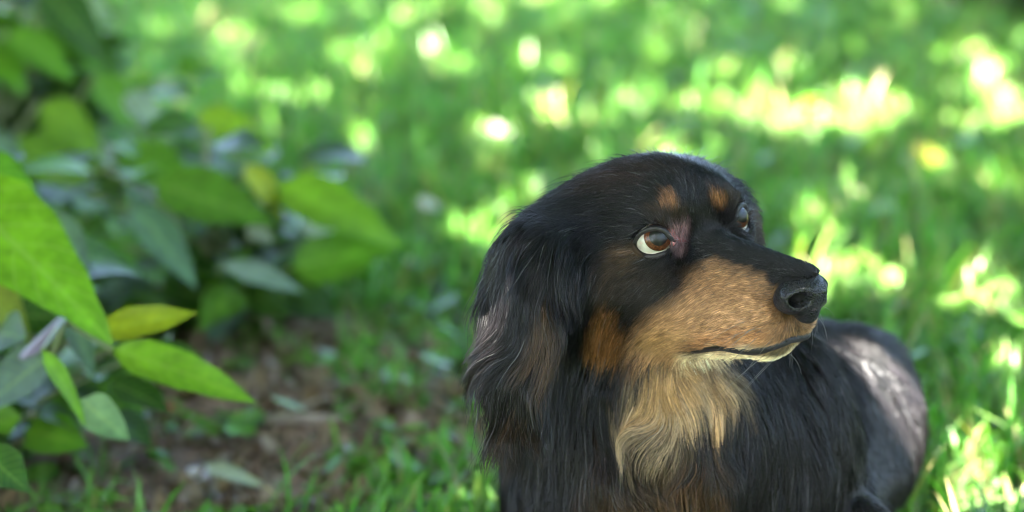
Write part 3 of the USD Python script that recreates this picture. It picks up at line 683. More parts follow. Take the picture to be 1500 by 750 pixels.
BODY_MARKS = [
    ([(960, 535), (925, 540), (905, 560), (905, 590), (925, 615), (955, 625), (995, 610), (1005, 585), (1060, 570), (1072, 550), (1060, 530), (1010, 530)], 14, GREYTAN, .9),
    ([(955, 535), (940, 565), (945, 590), (970, 585), (1000, 570), (1020, 535), (1000, 535)], 14, LTAN * np.array((1, .92, .7)), .85),
    (ell(1040, 565, 14, 30), 10, LTAN * np.array((.9, .85, .7)), .8),
    ([(870, 640), (1040, 630), (1060, 760), (850, 760)], 26, DBROWN * .85, .75),
    (ell(1000, 690, 60, 30), 26, DTAN * .6, .5),
    (ell(870, 715, 40, 20), 16, DBROWN * 1.1, .5),
    (ell(800, 470, 16, 50, -.15), 12, DBROWN * 1.3, .7), (ell(745, 600, 34, 22), 14, DBROWN * .8, .6), (ell(715, 520, 18, 40), 12, DBROWN * .6, .5),
]
def is_head(p):
    h = to_head(p)
    return (h[:, 0] > -.115) & (h[:, 2] > -.085 - .5 * np.minimum(0, h[:, 0])) & (np.abs(h[:, 1]) < .060)
def coat(p, n, seed=0):
    col = np.tile(BLACK, (len(p), 1)); head = is_head(p)
    h = to_head(p); m = h.copy(); m[:, 1] = -np.abs(m[:, 1])
    q = np.where(head[:, None], MID + m @ HR.T, p)
    nh = n @ HR; nh[:, 1] = np.where(h[:, 1] > 0, -nh[:, 1], nh[:, 1])
    nq = np.where(head[:, None], nh @ HR.T, n)
    px = px_of(q)[:, :2]
    facing = np.einsum('ij,ij->i', nq, CAM - q) / np.linalg.norm(CAM - q, axis=1)
    jit = (np.stack([fbm(p * 90, 3, 40 + seed), fbm(p * 90, 3, 50 + seed)], 1) - .5) * 26
    px = px + jit; own = px_of(p)[:, :2] + jit * .5
    fown = np.einsum('ij,ij->i', n, CAM - p) > 0
    for marks, sel, at_ in ((HEAD_MARKS, head & (facing > -.25), px), (NEAR_MARKS, head & fown & (h[:, 1] < 0), own), (FAR_MARKS, head & fown & (h[:, 1] > 0), own), (BODY_MARKS, ~head & (facing > 0), px)):
        for poly, soft, c, s in marks:
            w = np.clip(.5 - pip(poly, at_[sel]) / (2 * soft), 0, 1)[:, None] * s
            col[sel] = col[sel] * (1 - w) + c * w
    return col

# lie of the coat: x, y, dx, dy in the picture, length in mm, lift
FLOW_HEAD = [
    (1120, 378, -1, -.35, 4, .12), (1080, 365, -1, -.4, 4.5, .12), (1045, 352, -1, -.55, 6, .15), (1140, 392, -1, -.4, 3, .12),
    (1125, 415, -1, .0, 3, .12), (1095, 405, -1, .05, 4, .12), (1060, 400, -1, .2, 4.5, .12), (1030, 400, -.9, .45, 5, .15), (1010, 420, -.8, .6, 6, .15),
    (1120, 460, -1, .25, 4, .12), (1080, 440, -1, .3, 5, .14), (1040, 440, -.95, .45, 6, .14), (1000, 455, -.85, .6, 7, .15), (960, 475, -.7, .75, 9, .16), (1160, 478, -.8, .5, 4, .15),
    (1130, 490, -1, .35, 5, .14), (1080, 490, -1, .35, 6, .14), (1040, 485, -.95, .45, 7, .15), (1000, 500, -.85, .6, 9, .16), (960, 510, -.6, .8, 11, .2),
    (1170, 510, -.5, .8, 3.5, .3), (1130, 523, -.8, .6, 5, .25), (1080, 527, -.85, .55, 7, .3), (1040, 534, -.8, .65, 9, .25), (990, 532, -.5, .85, 13, .2),
    (1000, 375, -.5, .8, 5, .2), (975, 385, -.7, .6, 6, .2), (940, 390, -.9, .45, 7, .2), (915, 365, -1, .1, 9, .2), (922, 410, -.75, .7, 9, .18), (950, 430, -.7, .7, 8, .16), (980, 420, -.75, .65, 6, .16),
    (1010, 340, -.2, -1, 5, .2), (1005, 365, .1, .9, 4, .2), (1000, 320, -.3, -1, 6, .22), (980, 322, -.4, -.9, 5, .2), (955, 318, -.8, -.6, 6, .2), (930, 335, -1, -.2, 8, .2),
    (980, 298, -.25, -1, 6, .25), (1010, 290, -.1, -1, 8, .2), (1012, 310, 0, -1, 7, .2), (1000, 262, -.45, -.85, 12, .2), (960, 262, -.75, -.5, 14, .2), (940, 290, -.95, .0, 14, .2),
    (1020, 250, -.2, -.9, 11, .2), (970, 240, -.8, -.4, 15, .22), (920, 250, -1, .15, 18, .22), (880, 268, -.95, .4, 22, .22), (850, 290, -.8, .65, 36, .22),
    (900, 310, -.95, .3, 20, .18), (870, 340, -.7, .75, 30, .2), (900, 360, -.85, .5, 16, .18), (880, 400, -.5, .85, 20, .18), (895, 440, -.4, .9, 18, .18), (860, 430, -.3, .95, 16, .12), (850, 480, -.2, 1, 18, .12),
    (890, 490, -.35, .95, 22, .2), (915, 500, -.3, .95, 20, .2), (925, 450, -.6, .8, 12, .16), (870, 520, -.2, 1, 28, .2),
    (820, 320, -.65, .75, 40, .2), (840, 370, -.45, .9, 38, .2), (835, 450, -.1, 1, 20, .12), (835, 540, -.05, 1, 28, .12)]
FLOW_EAR = [
    (790, 325, -.6, .8, 32, .12), (760, 345, -.5, .9, 32, .14), (740, 380, -.5, .9, 34, .2), (780, 370, -.4, .95, 34, .2), (800, 410, -.1, 1, 38, .15), (770, 430, -.2, 1, 42, .16), (735, 430, -.4, .95, 42, .22),
    (720, 480, -.75, .75, 54, .42), (750, 490, -.2, 1, 48, .2), (790, 490, .05, 1, 48, .15), (715, 540, -.7, .75, 56, .45), (745, 550, -.2, 1, 46, .22), (780, 550, .05, 1, 42, .16), (740, 600, -.5, .9, 48, .35), (775, 610, -.1, 1, 34, .2)]
FLOW_BODY = [
    (950, 548, -.35, .9, 42, .25), (925, 570, -.35, .95, 46, .3), (905, 600, -.1, 1, 46, .25), (940, 610, .1, 1, 46, .28), (970, 590, .2, 1, 44, .28), (960, 650, .35, .9, 46, .25), (925, 650, .15, 1, 46, .22), (1000, 640, .3, .9, 44, .22), (1010, 580, .3, 1, 40, .25), (1045, 560, .15, 1, 42, .25), (1075, 575, .05, 1, 44, .2),
    (860, 580, -.1, 1, 44, .16), (830, 620, -.15, 1, 48, .16), (800, 660, -.15, 1, 50, .2), (770, 700, -.1, 1, 50, .22), (840, 690, .0, 1, 50, .16), (900, 700, .1, 1, 48, .2), (960, 710, .15, 1, 48, .2), (1020, 710, -.1, 1, 48, .18), (1060, 640, -.05, 1, 48, .15),
    (1100, 590, .05, 1, 44, .12), (1130, 640, .08, 1, 46, .12), (1110, 700, .0, 1, 48, .14), (1160, 580, .2, 1, 42, .12), (1180, 650, .18, 1, 44, .14), (1170, 720, .1, 1, 46, .16), (1210, 560, .3, .9, 36, .12), (1220, 640, .25, .95, 36, .14),
    (1230, 500, .6, .7, 30, .12), (1270, 530, .6, .8, 26, .12), (1300, 560, .5, .9, 24, .14), (1320, 600, .35, .95, 24, .16), (1290, 620, .3, .95, 26, .12), (1320, 650, .2, 1, 26, .18), (1270, 680, .2, 1, 30, .16)]

tree_b = cKDTree(bv)
bpx = px_of(bv)
front = np.einsum('ij,ij->i', bn, CAM - bv) > 0
G = []
def add_flow(rows, mirror):
    for x, y, dx, dy, L, lift in rows:
        d2 = (bpx[:, 0] - x) ** 2 + (bpx[:, 1] - y) ** 2
        c = np.where(front & (d2 < 100))[0]
        if len(c) == 0: c = np.argsort(np.where(front, d2, 1e12))[:6]
        i = c[np.argmin(bpx[c, 2] + d2[c] * 1e-5)]
        d = RIGHT * dx - UP * dy
        d = d - bn[i] * (d @ bn[i]); d = unit(d)
        G.append((bv[i], bn[i], d, L, lift))
        if mirror:
            flip = np.array([1, -1, 1.])
            p2 = MID + HR @ (to_head(bv[i]) * flip); j = tree_b.query(p2)[1]
            dd = HR @ ((d @ HR) * flip); dd = dd - bn[j] * (dd @ bn[j])
            G.append((bv[j], bn[j], unit(dd), L, lift))
add_flow(FLOW_HEAD, True); add_flow(FLOW_EAR, False); add_flow(FLOW_BODY, False)
# the sides the picture does not show: hair runs back along the trunk and down
BACKWARD = unit(at(1188, 645, 1.90) - at(1010, 690, 1.69))
gp = np.array([q[0] for q in G])
for i in np.random.default_rng(2).permutation(len(bv))[:900]:
    if np.linalg.norm(gp - bv[i], axis=1).min() > .045:
        d = BACKWARD * .5 * (bv[i][1] > 1.6) + np.array([0, 0, -1.]) + bn[i] * .05
        d = d - bn[i] * (d @ bn[i])
        G.append((bv[i], bn[i], unit(d), 10 if bv[i][2] < .06 else 34, .16)); gp = np.vstack([gp, bv[i]])
Gp, Gn, Gd = (np.array([q[k] for q in G]) for k in (0, 1, 2)); GL = np.array([q[3] for q in G]); GT = np.array([q[4] for q in G])
gtree = cKDTree(Gp)
def flow(p, n, k=7):
    dist, idx = gtree.query(p, k=k)
    s = np.maximum(dist[:, 2:3], .006)
    w = np.exp(-(dist / s) ** 2) * np.clip(.35 + np.einsum('ij,ikj->ik', n, Gn[idx]), .02, None)
    w /= w.sum(1, keepdims=True)
    d = (w[..., None] * Gd[idx]).sum(1); d -= n * np.einsum('ij,ij->i', d, n)[:, None]
    d /= np.maximum(np.linalg.norm(d, axis=1, keepdims=True), 1e-6)
    return d, (w * GL[idx]).sum(1), (w * GT[idx]).sum(1)

# bare places: eye openings, nose, raw skin at the inner corner of the eye
def bare_skin(p):
    h = to_head(p); b = np.zeros(len(p), bool)
    hm = h.copy(); hm[:, 1] = -np.abs(hm[:, 1])
    px = px_of(MID + hm @ HR.T)[:, :2]
    near_head = is_head(p) & (h[:, 0] > -.03)
    b |= near_head & (h[:, 1] < 0) & (pip(EYE_LINE, px) < 5.0)
    fe = to_head(hw(0, EYE_Y, 0) + turn_in(HR @ ((unit(CAM - hw(0, -EYE_Y, 0)) @ HR) * (1, -1, 1))) * .0105)
    b |= near_head & (h[:, 1] > 0) & (np.linalg.norm((h - fe) / (1, 1, .85), axis=1) < .0112)
    b |= (np.linalg.norm((h - NOSE_C) / (.0150, .0160, .0135), axis=1) < 1.03)
    return b
def sparse_skin(p):
    h = to_head(p); hm = h.copy(); hm[:, 1] = -np.abs(hm[:, 1])
    px = px_of(MID + hm @ HR.T)[:, :2]
    return is_head(p) & (h[:, 0] > -.03) & (h[:, 1] < 0) & (pip(ell(993, 345, 13, 16, .3), px + (fbm(p * 260, 2, 5)[:, None] - .5) * 14) < 0)

EYE_LINE = [(931, 360), (934, 351), (941, 343), (953, 338), (965, 338), (974, 343), (979, 350), (984, 355), (991, 359), (981, 364), (968, 370), (954, 373), (940, 370)]
NOSE_C = np.array([.0868, 0, -.0318])

skin_c = coat(bv, bn) * .85
sp = sparse_skin(bv) & ~bare_skin(bv)
skin_c[sp] = PINK * (.7 + .6 * noise(bv[sp] * 600, 3)[:, None])
body = obj('body', (bv, bf), SKIN, dog, smooth=True, color=np.clip(skin_c, .004, .9))

# eyes
GAZE_PX = (965, 346)
def ray_ball(px, py, c, r):
    d = unit(FWD + (px - 750) / FPX * RIGHT + (375 - py) / FPX * UP); o = CAM - c
    b = o @ d; disc = b * b - (o @ o - r * r)
    return CAM + d * (-b - math.sqrt(max(disc, 0)))
def cap(c, axis, r, half, rings=8, n=28, lift=0.):
    axis = unit(axis); e1 = unit(np.cross(axis, (.1, .2, 1))); e2 = np.cross(axis, e1)
    v = [c + axis * (r + lift)]; f = []
    for i in range(1, rings + 1):
        t = half * i / rings
        for k in range(n):
            a = 2 * math.pi * k / n
            v.append(c + r * (axis * math.cos(t) + math.sin(t) * (math.cos(a) * e1 + math.sin(a) * e2)) + axis * lift * (1 - (i / rings) ** 2))
    for k in range(n): f.append((0, 1 + k, 1 + (k + 1) % n))
    for i in range(rings - 1):
        for k in range(n):
            a, b = 1 + i * n + k, 1 + i * n + (k + 1) % n
            f += [(a, a + n, b + n), (a, b + n, b)]
    return np.array(v), np.array(f)
near_c, far_c = hw(0, -EYE_Y, 0), hw(0, EYE_Y, 0)
gaze = unit(ray_ball(*GAZE_PX, near_c, EYE_R) - near_c)
lid_near = np.array([ray_ball(x, y, near_c, EYE_R + .0004) for x, y in EYE_LINE])
for s, c in ((-1, near_c), (1, far_c)):
    gz = gaze if s < 0 else unit(gaze + HY * .48)
    sp_ = trimesh.creation.icosphere(4, EYE_R)
    eye = obj('eye', (np.array(sp_.vertices) + c, np.array(sp_.faces)), SCLERA, dog, smooth=True)
    obj('iris', cap(c, gz, EYE_R + .00012, .76, 9, 36), IRIS, eye, smooth=True)
    obj('pupil', cap(c, gz, EYE_R + .00024, .48), PUPIL, eye, smooth=True)
    obj('cornea', cap(c, gz, EYE_R + .0003, .78, 10, 36, .0011), CORNEA, eye, smooth=True)
    lid = lid_near if s < 0 else MID + ((lid_near - MID) @ HR * (1, -1, 1)) @ HR.T
    if s > 0: lid = np.array([c + turn_in(q - c) for q in lid])
    # lid: a rounded rim on the eyeball and a skin running from it under the coat
    t = np.linspace(0, 1, len(lid), endpoint=False); tt = np.linspace(0, 1, 53)[:-1]
    ring = np.stack([np.interp(tt, np.r_[t, 1], np.r_[lid[:, k], lid[0, k]]) for k in range(3)], 1)
    for _ in range(3): ring = (np.roll(ring, 1, 0) + 2 * ring + np.roll(ring, -1, 0)) / 4
    mid_ = ring.mean(0); ax = unit(mid_ - c)
    rows = []
    for out, rad in ((.0000, -.0004), (-.0006, .0006), (-.0004, .0017), (.0006, .0025), (.0018, .0026), (.0030, .0022), (.0042, .0014), (.0056, .0008), (.0072, .0003)):
        q = ring - c; o = q - ax * (q @ ax)[:, None]; o /= np.linalg.norm(o, axis=1, keepdims=True)
        q2 = q + o * out; q2 = q2 / np.linalg.norm(q2, axis=1, keepdims=True) * (EYE_R + rad)
        rows.append(c + q2)
    v = np.vstack(rows); n_ = len(ring); f = []
    for i in range(len(rows) - 1):
        for k in range(n_):
            a, b = i * n_ + k, i * n_ + (k + 1) % n_
            f += [(a, b, b + n_), (a, b + n_, a + n_)]
    f = np.array(f)
    tri = v[f[:20]]; nn_ = np.cross(tri[:, 1] - tri[:, 0], tri[:, 2] - tri[:, 0]).sum(0)
    if nn_ @ (v[:n_].mean(0) - c) < 0: f = f[:, ::-1]
    obj('eyelid', (v, f), LID, dog, smooth=True)
    # wet flesh in the inner corner
    ic = ray_ball(984, 356, near_c, EYE_R + .0002)
    if s > 0: ic = MID + HR @ ((ic - MID) @ HR * np.array([1, -1, 1]))
    if s > 0: ic = c + turn_in(ic - c)
    s3 = trimesh.creation.icosphere(3, 1.0); vv = np.array(s3.vertices)
    vv = vv * (1 + .18 * (noise(vv * 2.4, 4)[:, None] - .5)) * (.0026, .0022, .0019)
    obj('inner_eye_corner', (vv @ HR.T + ic, np.array(s3.faces)), PINK_MAT, eye, smooth=True)

# nose leather with nostrils
def build_nose():
    a = lambda l, h: np.arange(l, h, .0007)
    nf = Field(a(.066, .114), a(-.026, .026), a(-.055, -.006))
    nf.ell(NOSE_C, (.0146, .0154, .0114), k=.004)
    nf.ell(NOSE_C + (.0035, 0, .0015), (.0115, .0120, .0092), k=.006)
    for s in (-1, 1): nf.ell(NOSE_C + (-.001, s * .0078, -.003), (.0118, .0086, .0082), k=.003)
    nf.ell(NOSE_C + (.002, 0, -.0105), (.0088, .0058, .0075), k=.004)
    for s in (-1, 1):
        n0 = to_head(at(1178, 442, 1.453)) * (1, s * -1, 1) if False else np.array([NOSTRIL[0], s * abs(NOSTRIL[1]), NOSTRIL[2]])
        nf.cone(n0 + (.004, 0, .001), n0 + (-.010, s * .001, .001), .0048, .0034, k=.0018, cut=True)
        nf.cone(n0 + (.000, s * .0010, -.0022), n0 + (-.0065, s * .0085, -.0030), .0022, .0011, k=.0015, cut=True)
        nf.cone(n0 + (-.0065, s * .0085, -.0030), n0 + (-.0120, s * .0110, .0008), .0011, .0007, k=.0012, cut=True)
    nf.cone(NOSE_C + (.0175, 0, -.003), NOSE_C + (.012, 0, -.020), .0011, .0012, k=.0022, cut=True)
    v, f = nf.mesh()
    return v, f
nose_ray = at(1177, 443, 1.0) - CAM
def hit_nose(px, py):
    """Where the view through a pixel meets the nose's main ellipsoid."""
    d = unit(FWD + (px - 750) / FPX * RIGHT + (375 - py) / FPX * UP)
    r_ = np.array([.0148, .0160, .0125]); o = (to_head(CAM) - NOSE_C) / r_; dd = (d @ HR) / r_
    A = dd @ dd; B = o @ dd; Cc = o @ o - 1; t = (-B - math.sqrt(max(B * B - A * Cc, 0))) / A
    return to_head(CAM + d * t)
NOSTRIL = hit_nose(1176, 443)
nv, nf_ = build_nose()
nw = MID + nv @ HR.T
obj('nose', (nw, nf_), NOSE_SKIN, dog, smooth=True)

# dark lip along the mouth
def on_body(px, py, off=.0014):
    d2 = (bpx[:, 0] - px) ** 2 + (bpx[:, 1] - py) ** 2
    c = np.where(front & (d2 < 150))[0]; i = c[np.argmin(bpx[c, 2] + d2[c] * 1e-4)]
    return bv[i] + bn[i] * off
LIP_PX = [(1014, 516), (1030, 513), (1052, 513), (1080, 516), (1105, 515), (1126, 510), (1150, 501), (1168, 494)]
lip = np.array([on_body(*q) for q in LIP_PX])
for s in (-1, 1):
    L_ = lip if s < 0 else MID + ((lip - MID) @ HR * (1, -1, 1)) @ HR.T
    t = np.linspace(0, 1, len(L_)); tt = np.linspace(0, 1, 29)
    L2 = np.stack([np.interp(tt, t, L_[:, k]) for k in range(3)], 1)
    for _ in range(4): L2[1:-1] = (L2[:-2] + 2 * L2[1:-1] + L2[2:]) / 4
    obj('lip', tube(L2, .0018 * np.sqrt(np.sin(np.pi * (tt * .9 + .05))) * (1.0 + .9 * tt) + .0003, 8), LID, dog, smooth=True)

# ------------------------------------------------------------------ coat
STRANDS = {}
def grow(region, name, count_scale, keys, seed, width, clump, wave, lock, mat=None):
    """Strands of the coat in a region: they follow the lie of the coat over the skin, sag, and gather in locks."""
    g = np.random.default_rng(seed)
    tri = bv[bf]; area = np.linalg.norm(np.cross(tri[:, 1] - tri[:, 0], tri[:, 2] - tri[:, 0]), axis=1) / 2
    cen = tri.mean(1); cn = bn[bf].mean(1)
    sel = region(cen)
    _, L, _ = flow(cen, cn)
    dens = 4.2e6 / (1 + (L / 7) ** 1.15)
    face = np.einsum('ij,ij->i', cn, unit(CAM - cen.mean(0)) * np.ones((len(cen), 3)))
    dens *= np.clip(.7 + 1.1 * face, .12, 1.25) * sel * count_scale * np.where((cen[:, 2] < .06) | (cen[:, 1] > 1.95), .3, 1)
    num = g.poisson(dens * area)
    fi = np.repeat(np.arange(len(bf)), num)
    a, b = g.random(len(fi)), g.random(len(fi)); fl = a + b > 1; a[fl], b[fl] = 1 - a[fl], 1 - b[fl]
    p = tri[fi, 0] + a[:, None] * (tri[fi, 1] - tri[fi, 0]) + b[:, None] * (tri[fi, 2] - tri[fi, 0])
    n = fd.grad(p)
    keep = ~bare_skin(p) & ~(sparse_skin(p) & (g.random(len(p)) < .45))
    p, n = p[keep], n[keep]
    d, L, lift = flow(p, n)
    L = L * .001 * np.where(L < 12, 1.15, 1.) * g.uniform(.65, 1.15, len(p)) * (1 - .3 * (g.random(len(p)) < .2))
    col = coat(p, n, 0)
    lift = lift * np.where(g.random(len(p)) < .04, 3.5, 1)
    wob = np.stack([fbm(p * 55, 2, 60 + k) for k in range(3)], 1) - .5
    d = d + wob * (.35 + wave) + g.normal(0, .10, d.shape)
    d -= n * np.einsum('ij,ij->i', d, n)[:, None] * .8
    d /= np.linalg.norm(d, axis=1, keepdims=True)
    pts = np.empty((len(p), keys, 3)); pts[:, 0] = p - n * .0006
    dirn = d + n * (lift * g.uniform(.6, 1.4, len(p)))[:, None]; dirn /= np.linalg.norm(dirn, axis=1, keepdims=True)
    hgt = g.uniform(.0, 1, len(p))
    step = L / (keys - 1)
    long_ = np.clip((L - .012) / .03, 0, 1)[:, None]
    for k in range(1, keys):
        q = pts[:, k - 1] + dirn * step[:, None]
        t = k / (keys - 1)
        # keep out of the skin
        s = fd.sample(q); gn = fd.grad(q, .003)
        want = np.minimum(.0007 + (.0016 + .10 * L) * hgt * t, .006)
        q += gn * np.clip(want - s, 0, .02)[:, None]
        pts[:, k] = q
        nd, _, _ = flow(q, gn)
        wv = np.stack([fbm(q * 38 + 7, 2, 80 + j) for j in range(3)], 1) - .5
        dirn = dirn * .62 + nd * .30 + np.array([0, 0, -.16]) * long_ + wv * (.25 + wave) * (.3 + long_) + g.normal(0, .045, dirn.shape)
        pull = np.clip((s - .010) / .02, 0, 1)[:, None] * .25
        dirn -= gn * pull * (1 - long_ * .5)
        dirn /= np.linalg.norm(dirn, axis=1, keepdims=True)
    # locks
    if clump > 0:
        m = max(len(p) // lock, 4); ci = g.choice(len(p), m, replace=False)
        _, near_ = cKDTree(p[ci]).query(p)
        t = np.linspace(0, 1, keys)[None, :, None]
        wgt = clump * t ** 1.1 * g.uniform(.35, 1., len(p))[:, None, None] * np.clip(L / .02, .25, 1)[:, None, None]
        pts = pts * (1 - wgt) + pts[ci[near_]] * wgt
        tone = g.normal(0, .24, m)[near_]
    else:
        tone = np.zeros(len(p))
    col = col * np.exp(tone + g.normal(0, .30, len(p)))[:, None]
    grey = g.random(len(p)) < .025
    col[grey] = col[grey] * .5 + .05
    t = np.linspace(0, 1, keys)
    w = width * g.uniform(.75, 1.25, len(p))[:, None] * (1 - .82 * t[None] ** 1.5)
    curves(name, pts, w, mat or FUR, dog, np.clip(col, .004, .92))
    STRANDS[name] = STRANDS.get(name, 0) + len(p)

ear_near = lambda p: np.linalg.norm(((p - at(768, 470, 1.497)) @ np.stack([RIGHT, UP, FWD], 1)) / (.040, .085, .030), axis=1) < 1
ear_far = lambda p: np.linalg.norm(((p - at(1062, 380, 1.600)) @ np.stack([RIGHT, UP, FWD], 1)) / (.036, .075, .034), axis=1) < 1
headr = lambda p: is_head(p) & ~ear_near(p) & ~ear_far(p)
ruff = lambda p: ~is_head(p) & ~ear_near(p) & ~ear_far(p) & (pip([(930, 520), (870, 560), (870, 640), (930, 690), (1010, 680), (1095, 600), (1090, 530)], px_of(p)[:, :2]) < 0) & (p[:, 1] < 1.66)
rest = lambda p: ~is_head(p) & ~ear_near(p) & ~ear_far(p) & ~ruff(p)
grow(headr, 'head_fur', 1.2, 4, 1, .00036, .42, .12, 12)
grow(ear_near, 'ear_fur', 1.3, 8, 2, .00038, .85, 1.0, 40)
grow(ear_far, 'ear_fur', 1.0, 8, 3, .00038, .7, .4, 40)
grow(ruff, 'chest_ruff', 1.6, 8, 4, .00038, .85, 1.2, 36)
flank = lambda p: rest(p) & (px_of(p)[:, 0] > 1250 + 40 * (fbm(p * 30, 2, 3) - .5))
grow(lambda p: rest(p) & ~flank(p), 'body_fur', .42, 6, 5, .00046, .75, .35, 30)
grow(flank, 'flank_fur', .38, 5, 6, .00048, .75, .3, 30, GLOSSY_FUR)
# whiskers
g = np.random.default_rng(9); W_ = []
for px, py in [(1120, 470), (1105, 480), (1128, 482), (1092, 470), (1112, 492), (1140, 488), (1082, 486), (1160, 505), (1150, 520), (1120, 525)]:
    r0 = on_body(px, py, 0)
    for s in (-1, 1):
        r1 = r0 if s < 0 else MID + HR @ (to_head(r0) * (1, -1, 1))
        d = unit(HR @ np.array([-.2 + g.normal(0, .15), s * .9, -.35 + g.normal(0, .2)])); L = g.uniform(.018, .032)
        t = np.linspace(0, 1, 7)[:, None]
        W_.append(r1 + d * t * L + np.array([0, 0, -.010]) * t ** 2 - HX * .008 * t ** 2)
W_ = np.array(W_)
curves('whiskers', W_, np.tile(np.linspace(.00028, .00008, 7), (len(W_), 1)), FUR, dog, np.tile((.12, .11, .10), (len(W_), 1)))
# ------------------------------------------------------------------ an unseen tree whose crown shades the lawn, and the hedge with its unseen runs
PATCHES = [  # spots of sun: picture place, half width, half height in pixels, height above the ground
    (330, 38, 20, 16, .04), (450, 4, 44, 9, .04), (540, 92, 24, 18, .04), (600, 3, 26, 8, .04), (712, 4, 16, 8, .04), (650, 82, 16, 8, .04),
    (908, 112, 40, 24, .05), (978, 196, 24, 20, .05), (742, 250, 18, 16, .05), (1030, 122, 50, 22, .05), (1100, 140, 40, 34, .05), (1190, 145, 110, 40, .05), (1245, 112, 36, 34, .05), (1290, 140, 22, 34, .05),
    (1435, 50, 34, 26, .05), (1470, 120, 60, 20, .05), (1440, 160, 24, 18, .05), (1490, 142, 22, 22, .05), (1265, 355, 92, 72, .05), (1170, 345, 22, 36, .06), (1460, 385, 46, 28, .05), (1480, 480, 26, 28, .05),
    (1420, 640, 76, 34, .03), (1390, 690, 50, 34, .03), (1470, 665, 40, 34, .04), (1480, 610, 24, 22, .05), (692, 702, 13, 16, .03)]
HOLES = []
for px, py, rx, ry, h in PATCHES:
    p = on_ground(px, py); d = (p - CAM) @ FWD
    s = abs((p - CAM)[2]) / np.linalg.norm(p - CAM)
    # the grass tops are what catches the light: move from the ground to that height along the view
    q = p + unit(CAM - p) * (h / s)
    a_, b_ = .75 * rx * d / FPX, .75 * ry * d / FPX / s
    gh = np.random.default_rng(int(px * 7 + py)); n_ = max(1, int(round(a_ * b_ / .0034)))
    for _ in range(n_):     # round sun flecks in a loose cluster
        w_ = gh.normal(0, .48, 2) if n_ > 1 else np.zeros(2)
        r_ = gh.uniform(.020, .036)
        HOLES.append((q + np.array([w_[0] * a_, w_[1] * b_, 0]), max(r_, .5 * a_) if n_ == 1 else r_, max(r_, .6 * b_) if n_ == 1 else r_ * 1.25))
for px, py, r in [(1312, 574, .046), (1322, 604, .040), (728, 455, .014), (733, 485, .017), (738, 515, .015)]:
    HOLES.append((on_body(px, py, .012), r, r))
gh = np.random.default_rng(77)
for _ in range(30):        # single small gaps all over the crown
    r_ = gh.uniform(.012, .022)
    HOLES.append((np.array([gh.uniform(-.5, 1.3), gh.uniform(2.35, 5.2), .05]), r_, r_ * 1.2))
def canopy_points(seed, n, x0, x1, y0, y1, z0, z1):
    g = np.random.default_rng(seed)
    s = np.stack([g.uniform(x0, x1, n), g.uniform(y0, y1, n), np.zeros(n)], 1)
    z = g.uniform(z0, z1, n)
    return s + SUN * (z / SUN[2])[:, None]
def open_gap(p, grow):
    """Which leaves stand clear of every gap."""
    ok = np.ones(len(p), bool)
    for q, a, b in HOLES:
        s = p - SUN * ((p[:, 2] - q[2]) / SUN[2])[:, None]
        ok &= (((s[:, 0] - q[0]) / (a + grow)) ** 2 + ((s[:, 1] - q[1]) / (b + grow)) ** 2 > 1)
    return ok
P_ = np.vstack([canopy_points(1, 20000, -1.9, 2.1, 1.0, 5.9, 1.6, 2.9), canopy_points(2, 3500, -.35, .6, 1.2, 2.3, 1.6, 2.6), canopy_points(6, 3500, -1.3, -.12, 1.6, 3.4, 1.6, 2.7), canopy_points(3, 7000, -3.2, 3.4, -1.2, 6.6, 1.9, 3.6), canopy_points(5, 9000, -4.2, 4.2, -2.6, 2.4, 1.9, 3.6)])
g = np.random.default_rng(14)
P_ = np.vstack([P_, np.stack([g.uniform(-2.9, -1.25, 5000), g.uniform(-.4, 3.6, 5000), g.uniform(.35, 2.3, 5000)], 1), np.stack([g.uniform(-2.9, .9, 5000), g.uniform(-2.4, -1.2, 5000), g.uniform(.3, 2.4, 5000)], 1), np.stack([g.uniform(-4.0, 3.5, 7000), g.uniform(-4.2, -2.6, 7000), g.uniform(.6, 4.2, 7000)], 1)])     # unseen boughs left of and behind the camera, placed to darken the dog
P_ = P_[open_gap(P_, .02)]
g = np.random.default_rng(4)
def crown_leaf(seed):
    v, f, c = leaf_mesh((0, 0, 0), (.095, 0, 0), .060, (0, 0, 1), seed=seed, n=5, droop=.15)
    return v - v.mean(0), f, CROWN, np.clip(c * np.array((.04, .10, .016)), 0, .8)
TRUNK = np.array([-2.9, .6, 0.])
tree = thing('unseen_shade_tree', 'unseen shade tree left of the view whose crown shades the dog and dapples the lawn', 'tree', TRUNK)  # out of view; crown leaves cleared so sun falls on the listed spots
top = TRUNK + (.35, .0, 3.0)
obj('trunk', tube(bezier(TRUNK - (0, 0, .1), TRUNK + (-.1, .05, 1.5), top, 14), np.linspace(.22, .13, 14) * (1 + .6 * np.exp(-np.linspace(0, 12, 14))), 14), BARK, tree, smooth=True)
for k, (tx, ty, tz) in enumerate([(-.6, -.6, 3.6), (.4, .6, 3.7), (-1.0, 2.2, 3.7), (.9, 2.6, 3.6), (-.9, 3.8, 3.6), (.6, -1.1, 3.7), (1.6, 1.2, 3.7)]):
    b0 = top - (0, 0, .12 * k)
    obj('limb', tube(bezier(b0, b0 * .5 + np.array([tx, ty, tz]) * .5 + (0, 0, .45), (tx, ty, tz), 12), np.linspace(.075, .015, 12), 8), BARK, tree, smooth=True)
n = len(P_)
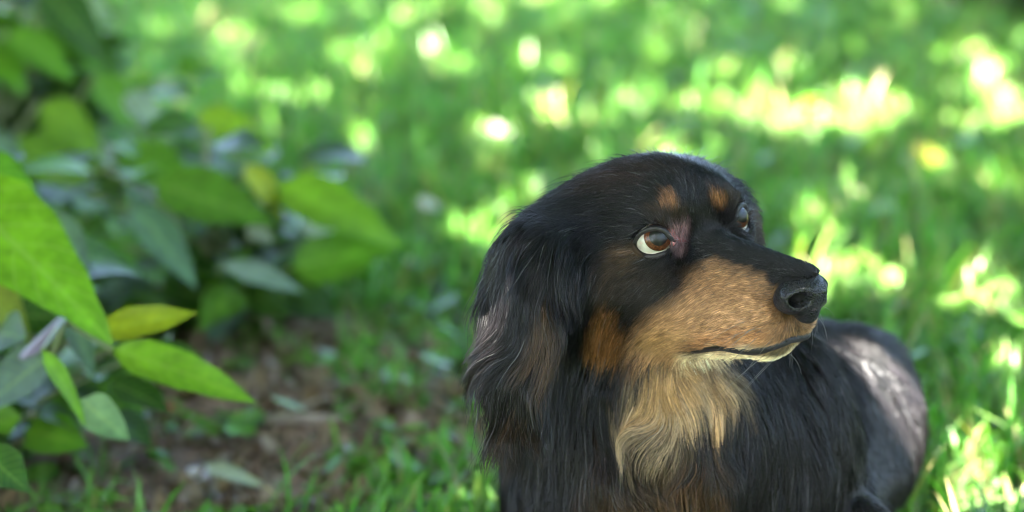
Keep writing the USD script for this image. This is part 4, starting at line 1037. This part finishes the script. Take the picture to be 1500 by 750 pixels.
tag(scatter('crown', [crown_leaf(s) for s in range(4)], P_, yaw_frames(g.uniform(0, 6.28, n), g.normal(0, .45, n)), g.uniform(.7, 1.2, n), g.integers(0, 4, n), tree), kind='stuff')

h0 = np.array([1.9, 5.0, 0.])
hedge = thing('hedge', 'dark hedge at the top right corner with unseen runs round the lawn that cut the low sky light', 'hedge', h0)
RUNS = [((.80, 4.74), (3.3, 4.9), 1.5, 8000), ((3.3, 4.9), (3.5, -2.2), 2.0, 9000), ((-4.5, 7.2), (3.3, 7.0), 1.1, 6000), ((3.5, -2.2), (-.5, -3.4), 2.6, 8000)]  # runs after the first are out of view, placed to darken the horizon
Q = []
for (ax_, ay_), (bx_, by_), hh, n in RUNS:
    L_ = math.hypot(bx_ - ax_, by_ - ay_)
    for k in range(int(L_ / .4) + 1):
        u = k * .4 / L_; b = np.array([ax_ + (bx_ - ax_) * u, ay_ + (by_ - ay_) * u + .06 * (k % 2), -.03])
        obj('trunk', tube(bezier(b, b + (.03, .02, hh * .4), b + (.06 * (k % 3 - 1), .05, hh * .85), 6), np.linspace(.03, .010, 6), 6), BARK, hedge, smooth=True)
    u = g.random(n); th = g.normal(0, .15, n)
    q = np.stack([ax_ + (bx_ - ax_) * u, ay_ + (by_ - ay_) * u, g.uniform(0, hh, n)], 1)
    nrm = np.array([-(by_ - ay_), bx_ - ax_, 0]) / L_
    q += nrm * (th + .22 * (fbm(q * 2.2, 3, 8) - .5))[:, None]; q[:, 2] *= .82 + .4 * fbm(q * (1.5, 1.5, 0) + 9, 2, 18)
    Q.append(q)
q = np.vstack(Q); n = len(q)
hl = leaf_mesh((0, 0, 0), (.10, 0, 0), .058, (0, 0, 1), seed=5, n=5)
tag(scatter('foliage', [(hl[0], hl[1], CROWN, hl[2] * np.array((.018, .045, .012))), (hl[0] * 1.15, hl[1], CROWN, hl[2] * np.array((.03, .06, .014)))], q, yaw_frames(g.uniform(0, 6.28, n), g.uniform(-.3, 1.0, n)), g.uniform(.6, 1.25, n), g.integers(0, 2, n), hedge), kind='stuff')
